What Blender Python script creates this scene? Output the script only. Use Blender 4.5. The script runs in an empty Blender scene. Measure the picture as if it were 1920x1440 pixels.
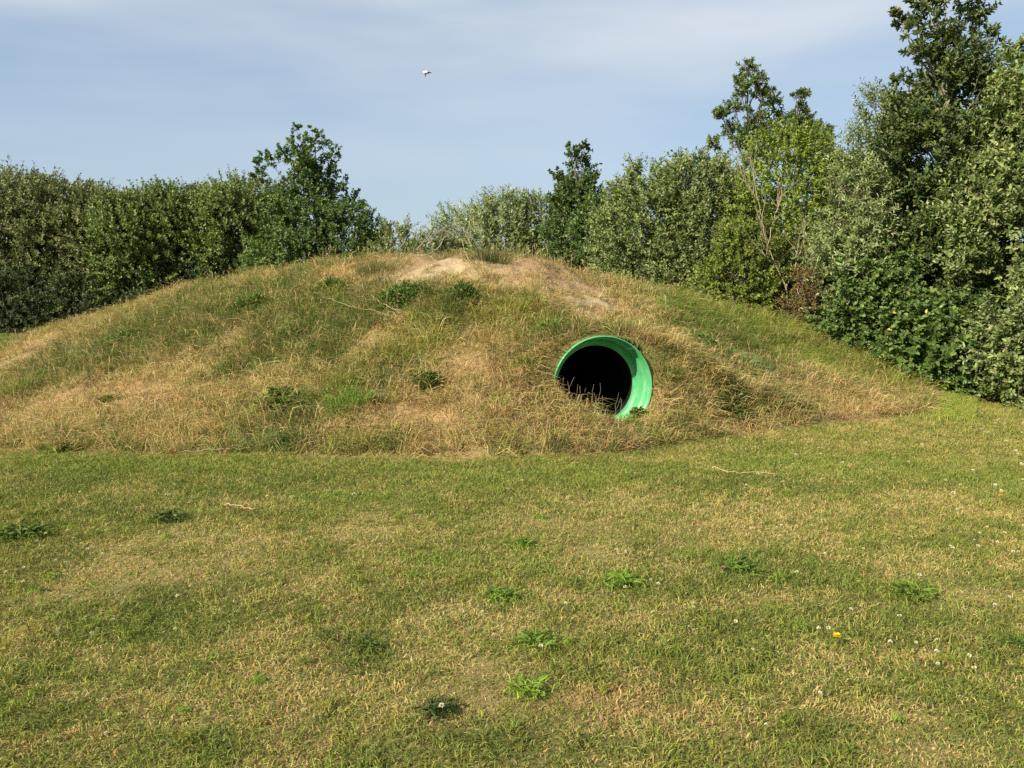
import bpy, math, random
import numpy as np
from mathutils import Vector

# ------------------------------------------------------------------ camera, sky, sun, exposure
S = bpy.context.scene
COL = S.collection
CAMZ, PITCH, F = 1.6, math.atan(180 / 1480), 1480.0
cam = bpy.data.objects.new('camera', bpy.data.cameras.new('camera'))
COL.objects.link(cam)
cam.location = (0, 0, CAMZ)
cam.rotation_euler = (math.pi / 2 - PITCH, 0, 0)
cam.data.sensor_width = 36
cam.data.lens = F / 1920 * 36
cam.data.clip_end = 2000
S.camera = cam

SUN_EL, SUN_AZ = math.radians(35), math.radians(-128)   # azimuth from +Y, clockwise; negative is to the left
sd = Vector((math.sin(SUN_AZ) * math.cos(SUN_EL), math.cos(SUN_AZ) * math.cos(SUN_EL), math.sin(SUN_EL)))
sun = bpy.data.objects.new('sun', bpy.data.lights.new('sun', 'SUN'))
COL.objects.link(sun)
sun.rotation_euler = sd.to_track_quat('Z', 'Y').to_euler()
sun.data.energy = 5.0
sun.data.angle = math.radians(0.5)
sun.data.color = (1.0, 0.87, 0.68)

w = bpy.data.worlds.new('World'); S.world = w; w.use_nodes = True
nt = w.node_tree; nt.nodes.clear()
N = nt.nodes.new; Lk = nt.links.new
out = N('ShaderNodeOutputWorld'); bg = N('ShaderNodeBackground'); sky = N('ShaderNodeTexSky')
sky.sky_type = 'NISHITA'; sky.sun_disc = False
sky.sun_elevation = SUN_EL; sky.sun_rotation = SUN_AZ
sky.air_density = 1.0; sky.dust_density = 1.2; sky.ozone_density = 1.6
bg.inputs['Strength'].default_value = 0.068
tc = N('ShaderNodeTexCoord'); mp = N('ShaderNodeMapping')
mp.inputs['Scale'].default_value = (1.1, 1.6, 5.5)
mp.inputs['Rotation'].default_value = (0.0, 0.13, 0.0)
mp.inputs['Location'].default_value = (0.35, 0.2, 0.55)
nz = N('ShaderNodeTexNoise'); nz.inputs['Scale'].default_value = 1.25; nz.inputs['Detail'].default_value = 5; nz.inputs['Roughness'].default_value = 0.45
rp = N('ShaderNodeMapRange'); rp.inputs[1].default_value = 0.43; rp.inputs[2].default_value = 0.66
sx = N('ShaderNodeSeparateXYZ')
el = N('ShaderNodeMapRange'); el.inputs[1].default_value = 0.10; el.inputs[2].default_value = 0.36; el.inputs[3].default_value = 0.12; el.inputs[4].default_value = 1.0
ad = N('ShaderNodeMath'); ad.operation = 'MULTIPLY'
bl = N('ShaderNodeMath'); bl.operation = 'MULTIPLY'; bl.inputs[1].default_value = 0.9
tint = N('ShaderNodeMix'); tint.data_type = 'RGBA'; tint.blend_type = 'MIX'; tint.inputs[0].default_value = 0.42
tint.inputs[7].default_value = (4.3, 5.5, 6.9, 1)
mx = N('ShaderNodeMix'); mx.data_type = 'RGBA'
mx.inputs[7].default_value = (6.3, 6.6, 6.9, 1)
Lk(tc.outputs['Generated'], mp.inputs[0]); Lk(mp.outputs[0], nz.inputs['Vector']); Lk(nz.outputs['Fac'], rp.inputs[0])
Lk(tc.outputs['Generated'], sx.inputs[0]); Lk(sx.outputs['Z'], el.inputs[0])
Lk(rp.outputs[0], ad.inputs[0]); Lk(el.outputs[0], ad.inputs[1]); Lk(ad.outputs[0], bl.inputs[0]); Lk(bl.outputs[0], mx.inputs[0])
Lk(sky.outputs[0], tint.inputs[6]); Lk(tint.outputs[2], mx.inputs[6])
Lk(mx.outputs[2], bg.inputs['Color']); Lk(bg.outputs[0], out.inputs[0])

S.view_settings.view_transform = 'Standard'; S.view_settings.look = 'None'
S.view_settings.exposure = 0.90; S.view_settings.gamma = 1
S.cycles.max_bounces = 6; S.cycles.diffuse_bounces = 3; S.cycles.transmission_bounces = 3; S.cycles.glossy_bounces = 2
S.cycles.use_denoising = False

# ------------------------------------------------------------------ helpers
rng = np.random.default_rng(7)
TAU = 2 * math.pi
ct, st = math.cos(PITCH), math.sin(PITCH)

def ray(px, py):
    a, b = (px - 960) / F, (720 - py) / F
    return np.array([a, ct + b * st, -st + b * ct])     # scaled so that the depth along the lens axis is 1

def at_y(px, py, y):
    d = ray(px, py); return np.array([0, 0, CAMZ]) + d * (y / d[1])

def _hash(ix, iy, iz, seed):
    h = (ix.astype(np.int64) * 374761393 + iy.astype(np.int64) * 668265263 + iz.astype(np.int64) * 2147483647 + seed * 974634777) & 0xFFFFFFFF
    h = ((h ^ (h >> 13)) * 1274126177) & 0xFFFFFFFF
    h = ((h ^ (h >> 16)) * 2246822519) & 0xFFFFFFFF
    return ((h ^ (h >> 15)) & 0xFFFFFF) / float(0xFFFFFF)

def noise(x, y, z=None, seed=0):
    x = np.asarray(x, float); y = np.asarray(y, float)
    z = np.zeros_like(x) if z is None else np.asarray(z, float)
    fx, fy, fz = np.floor(x), np.floor(y), np.floor(z)
    u, v, q = x - fx, y - fy, z - fz
    u = u * u * (3 - 2 * u); v = v * v * (3 - 2 * v); q = q * q * (3 - 2 * q)
    r = 0
    for a in (0, 1):
        for b in (0, 1):
            for c in (0, 1):
                r = r + _hash(fx + a, fy + b, fz + c, seed) * (u if a else 1 - u) * (v if b else 1 - v) * (q if c else 1 - q)
    return r

def fbm(x, y, s, seed=0, oct=4, rough=.55):
    r, a, t = 0, 1.0, 0
    for i in range(oct):
        r = r + a * noise(np.asarray(x) / s * 2 ** i, np.asarray(y) / s * 2 ** i, None, seed + i * 17); t += a; a *= rough
    return r / t

def sstep(a, b, x):
    t = np.clip((x - a) / (b - a), 0, 1); return t * t * (3 - 2 * t)

def norm(v):
    return v / np.maximum(np.linalg.norm(v, axis=-1, keepdims=True), 1e-9)

def raw_mesh(name, verts, sizes, idx, mats, colors=None, smooth=False, matidx=None):
    me = bpy.data.meshes.new(name)
    verts = np.asarray(verts, np.float32); sizes = np.asarray(sizes, np.int32); idx = np.asarray(idx, np.int32)
    me.vertices.add(len(verts)); me.vertices.foreach_set('co', verts.ravel())
    me.loops.add(len(idx)); me.loops.foreach_set('vertex_index', idx)
    me.polygons.add(len(sizes))
    start = np.zeros(len(sizes), np.int32); start[1:] = np.cumsum(sizes)[:-1]
    me.polygons.foreach_set('loop_start', start); me.polygons.foreach_set('loop_total', sizes)
    me.polygons.foreach_set('use_smooth', np.full(len(sizes), smooth, bool))
    for m in mats: me.materials.append(m)
    if matidx is not None: me.polygons.foreach_set('material_index', np.asarray(matidx, np.int32))
    me.update(calc_edges=True)
    if colors is not None:
        at = me.color_attributes.new('Col', 'FLOAT_COLOR', 'POINT')
        c = np.ones((len(verts), 4), np.float32); c[:, :3] = colors
        at.data.foreach_set('color', c.ravel())
    return me

def obj(name, me, parent=None, loc=(0, 0, 0)):
    o = bpy.data.objects.new(name, me); COL.objects.link(o)
    o.location = loc
    if parent is not None: o.parent = parent
    return o

def tag(o, label=None, cat=None, group=None, kind=None):
    if label: o['label'] = label
    if cat: o['category'] = cat
    if group: o['group'] = group
    if kind: o['kind'] = kind
    return o

def thing(name, label, cat, loc=(0, 0, 0), group=None):
    o = bpy.data.objects.new(name, None); COL.objects.link(o); o.location = loc
    o.empty_display_size = .2
    return tag(o, label, cat, group)

# ------------------------------------------------------------------ materials
def leafy_mat(name, transl=.3, rough=.5, spec=.3, tcol=(1.1, 1.15, .6)):
    m = bpy.data.materials.new(name); m.use_nodes = True
    t = m.node_tree; p = t.nodes['Principled BSDF']; o = t.nodes['Material Output']
    a = t.nodes.new('ShaderNodeAttribute'); a.attribute_name = 'Col'
    p.inputs['Roughness'].default_value = rough; p.inputs['Specular IOR Level'].default_value = spec
    tr = t.nodes.new('ShaderNodeBsdfTranslucent'); mu = t.nodes.new('ShaderNodeMix'); mu.data_type = 'RGBA'; mu.blend_type = 'MULTIPLY'
    mu.inputs[0].default_value = 1; mu.inputs[7].default_value = (*tcol, 1)
    ms = t.nodes.new('ShaderNodeMixShader'); ms.inputs[0].default_value = transl
    t.links.new(a.outputs['Color'], p.inputs['Base Color']); t.links.new(a.outputs['Color'], mu.inputs[6])
    t.links.new(mu.outputs[2], tr.inputs['Color'])
    t.links.new(p.outputs[0], ms.inputs[1]); t.links.new(tr.outputs[0], ms.inputs[2]); t.links.new(ms.outputs[0], o.inputs[0])
    return m

def simple_mat(name, c1, c2, scale=8, rough=.8, spec=.3, bump=.0, detail=6):
    m = bpy.data.materials.new(name); m.use_nodes = True
    t = m.node_tree; p = t.nodes['Principled BSDF']
    tcn = t.nodes.new('ShaderNodeTexCoord'); n = t.nodes.new('ShaderNodeTexNoise'); n.inputs['Scale'].default_value = scale; n.inputs['Detail'].default_value = detail
    r = t.nodes.new('ShaderNodeMapRange'); r.inputs[1].default_value = .35; r.inputs[2].default_value = .65
    mxn = t.nodes.new('ShaderNodeMix'); mxn.data_type = 'RGBA'
    mxn.inputs[6].default_value = (*c1, 1); mxn.inputs[7].default_value = (*c2, 1)
    t.links.new(tcn.outputs['Object'], n.inputs['Vector']); t.links.new(n.outputs['Fac'], r.inputs[0]); t.links.new(r.outputs[0], mxn.inputs[0])
    t.links.new(mxn.outputs[2], p.inputs['Base Color'])
    p.inputs['Roughness'].default_value = rough; p.inputs['Specular IOR Level'].default_value = spec
    if bump:
        b = t.nodes.new('ShaderNodeBump'); b.inputs['Strength'].default_value = bump; b.inputs['Distance'].default_value = .02
        t.links.new(n.outputs['Fac'], b.inputs['Height']); t.links.new(b.outputs[0], p.inputs['Normal'])
    return m

M_GRASS = leafy_mat('grass_blades', .28, .6, .25, (1.1, 1.1, .6))
M_LEAF = leafy_mat('leaves', .27, .5, .3, (1.0, 1.2, .45))
M_BARK = simple_mat('bark', (.10, .085, .065), (.19, .17, .14), 14, .9, .2, .5)
M_PALEBARK = simple_mat('pale_dead_wood', (.21, .18, .12), (.33, .28, .19), 20, .85, .2, .4)

def soil_mat():
    m = bpy.data.materials.new('turf_soil'); m.use_nodes = True
    t = m.node_tree; p = t.nodes['Principled BSDF']
    a = t.nodes.new('ShaderNodeAttribute'); a.attribute_name = 'Col'
    tcn = t.nodes.new('ShaderNodeTexCoord')
    n = t.nodes.new('ShaderNodeTexNoise'); n.inputs['Scale'].default_value = 38; n.inputs['Detail'].default_value = 9; n.inputs['Roughness'].default_value = .7
    r = t.nodes.new('ShaderNodeMapRange'); r.inputs[1].default_value = .3; r.inputs[2].default_value = .7; r.inputs[3].default_value = .55; r.inputs[4].default_value = 1.3
    mu = t.nodes.new('ShaderNodeMix'); mu.data_type = 'RGBA'; mu.blend_type = 'MULTIPLY'; mu.inputs[0].default_value = 1
    t.links.new(tcn.outputs['Object'], n.inputs['Vector']); t.links.new(n.outputs['Fac'], r.inputs[0])
    t.links.new(a.outputs['Color'], mu.inputs[6]); t.links.new(r.outputs[0], mu.inputs[7])
    t.links.new(mu.outputs[2], p.inputs['Base Color']); p.inputs['Roughness'].default_value = .95; p.inputs['Specular IOR Level'].default_value = .1
    b = t.nodes.new('ShaderNodeBump'); b.inputs['Strength'].default_value = .8; b.inputs['Distance'].default_value = .03
    t.links.new(n.outputs['Fac'], b.inputs['Height']); t.links.new(b.outputs[0], p.inputs['Normal'])
    return m
M_SOIL = soil_mat()

# ------------------------------------------------------------------ terrain shape
# ridge of the mound: photo position of its skyline, and the distance of the ridge there
RIDGE = [(-700, 745, 15.5), (-420, 715, 15.5), (-200, 705, 15.5), (0, 652, 15.2), (70, 622, 15.1), (130, 600, 15), (300, 547, 14.6), (480, 506, 14), (600, 488, 13.4), (700, 477, 12.9),
         (800, 470, 12.6), (900, 467, 12.5), (1000, 473, 12.5), (1060, 490, 12.6), (1150, 520, 12.8), (1250, 546, 13), (1350, 576, 13.1),
         (1450, 607, 13.1), (1550, 645, 12.8), (1650, 694, 12.3), (1750, 730, 11.7), (1850, 754, 11.2), (1950, 768, 10.9), (2100, 800, 10.6)]
FOOT = [(-700, 835), (-200, 840), (0, 843), (300, 850), (600, 856), (900, 858), (1150, 852), (1300, 828), (1450, 808), (1600, 790), (1750, 775), (1850, 766), (2100, 764)]
_ru, _rz, _ry = [], [], []
for px, py, yy in RIDGE:
    p = at_y(px, py, yy); _ru.append(p[0] / yy); _rz.append(max(p[2], 0)); _ry.append(yy)
_fu, _fy = [], []
for px, py in FOOT:
    d = ray(px, py); k = CAMZ / -d[2]; _fu.append(d[0] / d[1]); _fy.append(d[1] * k)

def ridge(u): return np.interp(u, _ru, _rz), np.interp(u, _ru, _ry)
def foot(u): return np.interp(u, _fu, _fy)

# a grassed ridge rounds off on both sides, so its control heights are solved until the skyline passes through the points above
def solve_ridge(Hf):
    for it in range(10):
        for i, (px, py, yy) in enumerate(RIDGE):
            if px > 1600: continue          # there the ridge runs out into the lawn under the thicket
            u = _ru[i]; ys = np.linspace(8, yy + 5, 160); zs = Hf(u * ys, ys) + .07
            dep = ys * ct + (CAMZ - zs) * st; top = (720 - ((zs - CAMZ) * ct + ys * st) / dep * F).min()
            _rz[i] = max(_rz[i] - (py - top) / F * yy * .7, .02)

# tunnel pipe: mouth centre, inward axis
_pc = at_y(1131, 727, 8.75)
PC = np.array([_pc[0], 8.75, _pc[2]])
YAW = math.radians(11)
AX = np.array([-math.sin(YAW), math.cos(YAW), 0]); SIDE = np.array([math.cos(YAW), math.sin(YAW), 0])
def pipe_local(x, y):
    dx, dy = x - PC[0], y - PC[1]
    return dx * SIDE[0] + dy * SIDE[1], dx * AX[0] + dy * AX[1]      # lateral, axial

def H(x, y, fine=True):
    x = np.asarray(x, float); y = np.asarray(y, float)
    yy = np.maximum(y, 1.0); u = x / yy
    zc, yc = ridge(u); yf = foot(u) + (fbm(x, y * 0 + 3, 1.3, 5) - .5) * .25
    t = (y - yf) / (yc - yf)
    tt = np.clip(t, 0, 1)
    zf = zc * (.36 * tt + .64 * np.sin(math.pi / 2 * tt))
    back = np.clip((y - yc) / (2.2 + 2.2 * zc), 0, 1)
    z = np.where(t < 1, zf, zc * (.5 + .5 * np.cos(math.pi * back)))
    inside = np.clip(z / .25, 0, 1) * (1 - back)
    z = z + inside * ((fbm(x, y, 1.5, 11) - .5) * .26 + (fbm(x, y, .40, 23, 4) - .5) * .19)
    lat, axl = pipe_local(x, y)
    # soil heaped over the pipe, and hollow in front of its mouth
    bump = np.exp(-(np.where(lat > 0, lat / 1.7, lat / .8)) ** 2) * sstep(-.25, .08, axl) * (1 - sstep(.5, 2.6, axl))
    z = z + bump * np.maximum(PC[2] + .63 - z, 0) * .9
    fl = np.interp(lat, [-1.1, -.75, -.55, -.3, 0, .25, .5, .7, 1.1], [1.0, .62, .40, .22, .07, .07, .22, .5, 1.0])
    m = (1 - sstep(.0, .06, axl)) * sstep(-.9, -.1, axl)
    z = np.where(m > 0, z * (1 - m) + np.minimum(z, fl) * m, z)
    z = np.where(t < 0, -.03 * np.clip(-t * 8, 0, 1), z)
    return z

solve_ridge(H)
def ground_pt(px, py):
    """where the ray through a photo point meets the terrain"""
    d = ray(px, py); ks = np.linspace(1.5, 60, 6000)
    P = np.array([0, 0, CAMZ])[None] + d[None] * ks[:, None]
    hit = np.nonzero(P[:, 2] <= np.maximum(H(P[:, 0], P[:, 1]), 0))[0]
    i = hit[0] if len(hit) else len(ks) - 1
    return P[i]

# ------------------------------------------------------------------ colour of the turf (where each plant cover grows)
GD, GB, GY, ST, OR, SO, RB = (np.array(c) for c in ((.095, .135, .026), (.165, .235, .038), (.27, .285, .055), (.47, .375, .16), (.41, .285, .13), (.48, .385, .245), (.38, .27, .15)))
# centre px, py, half width px, half height px, kind
LAWN = [(300,870,300,14,'G'),(760,880,260,12,'G'),(1150,880,160,14,'G'),(1450,905,260,14,'g'),(100,870,160,16,'G'),(240,915,60,12,'s'),(280,955,90,14,'s'),(460,1020,120,22,'s'),(330,1000,60,15,'s'),(270,1080,150,34,'s'),(130,1105,60,20,'s'),(690,985,110,28,'s'),
 (200,1225,130,22,'s'),(470,1195,60,20,'s'),(350,1305,150,36,'s'),(1000,975,120,18,'s'),(1120,1030,100,28,'s'),(1200,945,150,18,'s'),(1400,985,160,26,'s'),
 (1250,1050,50,28,'s'),(900,1165,160,20,'s'),(1210,1160,110,28,'s'),(1150,1315,180,50,'o'),(1240,1370,130,40,'s'),(1330,1380,60,46,'o'),(1480,1115,80,18,'s'),
 (1700,1060,120,22,'s'),(1560,1240,110,40,'s'),(1650,1335,100,36,'s'),(1480,1285,90,36,'s'),(880,1240,130,32,'s'),(100,1290,90,26,'s'),(1830,1130,70,24,'s'),
 (750,1300,120,30,'s'),(560,1240,90,30,'s'),(1800,1400,110,30,'s'),(1020,1190,90,16,'s'),(1350,1130,60,20,'s'),(1500,960,120,16,'s'),(1720,940,90,16,'s'),
 (100,900,110,28,'g'),(560,900,170,20,'g'),(640,935,110,18,'G'),(60,1060,90,46,'g'),(290,1130,110,36,'g'),(520,1130,60,22,'g'),(780,1110,90,20,'g'),(830,1045,120,20,'G'),
 (1190,1030,60,26,'g'),(1470,1080,150,34,'g'),(1050,1270,120,24,'g'),(100,1370,60,30,'g'),(370,1395,100,32,'G'),(450,1370,70,26,'g'),(930,1400,150,36,'g'),
 (1550,1370,70,40,'g'),(950,900,220,14,'G'),(1500,870,160,14,'G'),(1640,880,190,22,'G'),(1860,900,90,34,'G'),(1860,1210,60,40,'g'),(1010,1040,70,20,'G'),(700,1215,60,20,'g'),
 (1330,1090,60,30,'g'),(1380,1180,70,24,'g'),(1700,1180,110,30,'g'),(1300,1320,60,20,'g'),(1850,1330,70,30,'g'),(200,960,120,18,'g'),(1220,1090,90,22,'g')]
HILL = [(1340,598,110,22,'G'),(1470,636,100,18,'G'),(1590,686,100,14,'G'),(780,488,90,16,'r'),(720,500,60,18,'o'),(900,520,120,18,'s'),(1000,490,110,18,'r'),(1060,530,80,24,'o'),(1100,570,70,24,'o'),(900,690,90,40,'o'),(850,492,74,20,'S'),(800,505,60,14,'S'),(975,488,85,14,'r'),(1040,520,60,20,'r'),(1090,555,60,22,'S'),(1120,590,50,18,'s'),(965,505,60,12,'S'),(1010,505,110,26,'o'),(1000,485,70,12,'r'),(1075,530,50,16,'r'),(1010,520,80,22,'o'),(1080,545,70,36,'s'),(1060,500,50,16,'o'),(760,502,70,18,'r'),(700,515,80,24,'o'),(40,665,90,26,'r'),(10,685,80,25,'r'),(60,650,50,12,'o'),
 (270,620,190,36,'g'),(330,640,70,32,'g'),(150,690,110,34,'g'),(430,610,120,36,'g'),(620,560,90,26,'g'),(690,595,90,30,'g'),(820,580,70,34,'g'),(560,620,120,26,'g'),(600,660,60,26,'g'),(470,690,60,14,'g'),
 (880,670,75,50,'o'),(900,640,60,30,'s'),(470,745,120,32,'s'),(590,705,70,34,'s'),(1550,745,160,26,'s'),(1250,790,120,24,'s'),(100,750,120,30,'o'),(240,740,110,24,'o'),(300,700,90,12,'s'),(700,640,60,16,'o'),(745,600,30,20,'o'),
 (1000,780,120,26,'s'),(800,790,180,26,'o'),(640,740,40,30,'G'),(520,810,60,20,'g'),(420,640,40,14,'o'),(1180,560,60,30,'s'),(1240,620,80,40,'s'),(1330,690,120,50,'s'),(950,590,90,30,'y'),(800,640,80,36,'y'),
 (1260,568,40,14,'G'),(1310,585,60,22,'G'),(1380,600,70,20,'G'),(1450,622,70,18,'y'),(1520,650,60,16,'y'),(1600,690,70,16,'y'),(1680,715,70,14,'y'),(1760,735,70,14,'y'),(1840,755,60,12,'y'),
 (1320,650,50,20,'g'),(1400,660,40,34,'g'),(1550,690,60,14,'o'),(1420,690,80,14,'o'),(1120,660,40,40,'g'),(1030,625,60,20,'g'),
 (60,800,120,24,'s'),(330,800,160,24,'s'),(1600,780,120,14,'o'),(1350,800,120,14,'o'),(1400,780,160,18,'s')]
_PATCH = []
def _prep():
    for lst in (LAWN, HILL):
        for px, py, rx, ry, k in lst:
            c = ground_pt(px, py); a = ground_pt(px, py - ry); b = ground_pt(px, py + ry)
            d = c[1]
            hy = min(max(abs(a[1] - b[1]) / 2, .04), .9)
            _PATCH.append((c[0], c[1], rx / F * d, hy, k, lst is HILL))
_prep()

def cover(x, y):
    """weights of the plant covers at ground points -> dict kind -> weight"""
    x = np.asarray(x, float); y = np.asarray(y, float)
    wx = x + (fbm(x, y, .35, 71, 3) - .5) * .35; wy = y + (fbm(x, y, .35, 91, 3) - .5) * .5
    W = {k: np.zeros_like(x) for k in 'sogGySr'}
    for cx, cy, rx, ry, k, h in _PATCH:
        m = (abs(x - cx) < rx * 2.4 + .3) & (abs(y - cy) < ry * 2.4 + .3)
        if m.any():
            q = np.zeros_like(x)
            q[m] = np.exp(-(((wx[m] - cx) / rx) ** 2 + ((wy[m] - cy) / ry) ** 2) * 1.1)
            W[k] = np.maximum(W[k], q)
    for k in 'Sr':
        W[k] = W[k] * np.clip((fbm(x, y, .28, 411, 3) - .27) * 3.2, .15, 1.2)
    return W

PAL = {'s': ST, 'o': OR, 'g': GD, 'G': GB, 'y': GY, 'S': SO, 'r': RB}
def is_hill(x, y):
    u = x / np.maximum(y, 1)
    zc, yc = ridge(u)
    return (y > foot(u) + (fbm(x, y * 0 + 3, 1.3, 5) - .5) * .25) & (zc > .11) & (y < yc + 2.2 + 2.2 * zc)

def pick_colors(x, y, hill):
    """one colour per blade, drawn among the covers; patches are mixtures, not stencils"""
    n = len(x); W = cover(x, y)
    dry = fbm(x, y * .8, .9, 301, 4) ; dry2 = fbm(x, y, .22, 351, 3)
    dryness = np.clip((dry - .5) * np.where(hill, 1.5, 1.0) + (dry2 - .5) * 1.9 + np.where(hill, .50, .43), .05, .95)
    base = {'s': .74 * dryness, 'o': np.where(hill, .30, .20) * dryness, 'g': (1 - dryness) * .62, 'G': (1 - dryness) * .34, 'y': np.where(hill, .13, .27), 'S': np.zeros(n), 'r': np.where(hill, .13, .03) + 0 * dryness}
    strength = np.where(hill, 2.9, 1.6)
    keys = list(base)
    P = np.stack([base[k] + W[k] * strength for k in keys])
    P /= P.sum(0)
    c = np.cumsum(P, 0); r = rng.random(n)
    cs = np.where(hill, .085, .045); jx = (x + rng.standard_normal(n) * cs * .28) / cs; jy = (y + rng.standard_normal(n) * cs * .28) / cs
    co = rng.random(n) < np.where(hill, .72, .5)       # neighbours in one tuft tend to be of one kind
    r = np.where(co, _hash(np.floor(jx + .35 * np.sin(jy * 1.7)), np.floor(jy + .35 * np.sin(jx * 1.3)), np.zeros(n), 77), r)
    i = (r[None] > c).sum(0).clip(0, len(keys) - 1)
    pal = np.stack([PAL[k] for k in keys])
    col = pal[i] * (.72 + .56 * rng.random(n))[:, None] * (1 + .10 * rng.standard_normal((n, 3)))
    hm = hill[:, None]; col = np.where(hm, .92, .76) * col + np.where(hm, .08, .24) * np.where(hm, np.array([[.35, .27, .11]]), np.array([[.265, .280, .058]]))
    return np.clip(col, .01, .8), keys, i, W

def mean_colors(x, y, hill):
    W = cover(x, y)
    dry = fbm(x, y * .8, .9, 301, 4)
    dryness = np.clip((dry - .5) * 1.5 + .5, .1, .9)
    den = 1.0; col = (OR * .5 + ST * .3)[None] * dryness[:, None] + (GD * .9)[None] * (1 - dryness)[:, None]
    for k in W:
        ww = np.clip(W[k] * (.95 if k in 'Sro' else .6), 0, 1)[:, None]; col = col * (1 - ww) + PAL[k][None] * (1.0 if k == 'S' else .75) * ww
    return col

# ------------------------------------------------------------------ ground and mound
def grid_mesh(name, X, Y, Z, mat, col, keep=None):
    r, c = X.shape
    V = np.stack([X, Y, Z], -1).reshape(-1, 3)
    i = np.arange((r - 1) * c).reshape(r - 1, c)[:, :-1]
    q = np.stack([i, i + 1, i + c + 1, i + c], -1).reshape(-1, 4)
    if keep is not None: q = q[keep(V[q])]
    return raw_mesh(name, V, np.full(len(q), 4), q.ravel(), [mat], col, True)

ax1 = np.concatenate([-np.geomspace(600, 14, 30), np.linspace(-13.5, 13.5, 220), np.geomspace(14, 600, 30)])
ay1 = np.concatenate([-np.geomspace(300, 1.2, 20), np.linspace(-1, 20, 200), np.geomspace(20.5, 900, 46)])
X, Y = np.meshgrid(ax1, ay1)
near = (np.abs(X) < 14) & (Y < 21) & (Y > -2)
hz = np.where(near, (fbm(X, Y, .8, 41) - .5) * .03 - .012, -.012)
hz = np.minimum(hz, 0)
cg = mean_colors(X.ravel(), Y.ravel(), np.zeros(X.size, bool)) * .95
g = obj('ground', grid_mesh('ground', X, Y, hz, M_SOIL, cg)); tag(g, kind='structure')

us = np.concatenate([np.arange(-1.15, .03, .0032), np.arange(.03, .205, .0009), np.arange(.205, .82, .0032)]); ts = np.concatenate([np.linspace(-.06, .08, 30), np.linspace(.082, .50, 250), np.linspace(.505, 1, 110), 1 + np.linspace(.01, 1, 60)])
U, T = np.meshgrid(us, ts)
zc, yc = ridge(U); yf = foot(U)
Y = np.where(T < 1, yf + (yc - yf) * T, yc + (T - 1) * (2.3 + 2.2 * zc)); X = U * Y
Z = H(X, Y)
Z = np.where(T > 1.97, -.1, Z)
lat_, axl_ = pipe_local(X, Y); r_ = np.hypot(lat_, Z - PC[2])
push = (axl_ > -.02) & (axl_ < 5) & (r_ < .574) & (r_ > .50); kf = np.where(push, .573 / np.maximum(r_, .01), 1)
X = X + lat_ * (kf - 1) * SIDE[0]; Y = Y + lat_ * (kf - 1) * SIDE[1]; Z = PC[2] + (Z - PC[2]) * kf
def keep(Q):
    lat, axl = pipe_local(Q[..., 0], Q[..., 1])
    r = np.hypot(lat, Q[..., 2] - PC[2])
    bad = ((r < .565) & (axl > -.02) & (axl < 5.2)).any(-1)
    return ~bad
ch = mean_colors(X.ravel(), Y.ravel(), np.ones(X.size, bool))
hill = obj('hill', grid_mesh('hill', X, Y, Z, M_SOIL, ch, keep)); tag(hill, kind='structure')

# ------------------------------------------------------------------ blades
def blades(name, P, D, L, Wd, C, bend, mat=M_GRASS):
    """P base (n,3), D unit lean direction (n,3), L length, Wd width, C colour, bend = droop 0..1; five vertices each"""
    n = len(P)
    hd = rng.random(n) * TAU
    side = np.stack([np.cos(hd), np.sin(hd), np.zeros(n)], -1)
    side = norm(side - (side * D).sum(-1, keepdims=True) * D)
    drop = np.zeros((n, 3)); drop[:, 2] = -1
    out_ = D.copy(); out_[:, 2] = 0; out_ = norm(out_ + 1e-4 * rng.standard_normal((n, 3)))
    m = P + D * (L * .55)[:, None]
    tip = P + D * (L * .9)[:, None] + (out_ * .55 + drop * .45) * (L * bend)[:, None]
    hw = (Wd / 2)[:, None]
    V = np.stack([P - side * hw, P + side * hw, m + side * hw * .8, m - side * hw * .8, tip], 1).reshape(-1, 3)
    b = np.arange(n)[:, None] * 5
    I = (b + np.array([0, 1, 2, 3, 3, 2, 4])).ravel()
    sizes = np.tile([4, 3], n)
    CC = np.repeat(C, 5, 0)
    return raw_mesh(name, V, sizes, I, [mat], CC)

def lean(n, spread, flat=0.0):
    a = rng.random(n) * TAU; s = np.abs(rng.standard_normal(n)) * spread + flat
    d = np.stack([np.cos(a) * s, np.sin(a) * s, np.ones(n)], -1)
    return norm(d)

def pipe_clear(x, y, z):
    lat, axl = pipe_local(x, y)
    r = np.hypot(lat, z - PC[2])
    return ~((r < .60) & (axl > -.02)) & ~((np.abs(lat) < .40) & (axl > -.12) & (axl < .1) & (lat > -.1))

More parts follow.
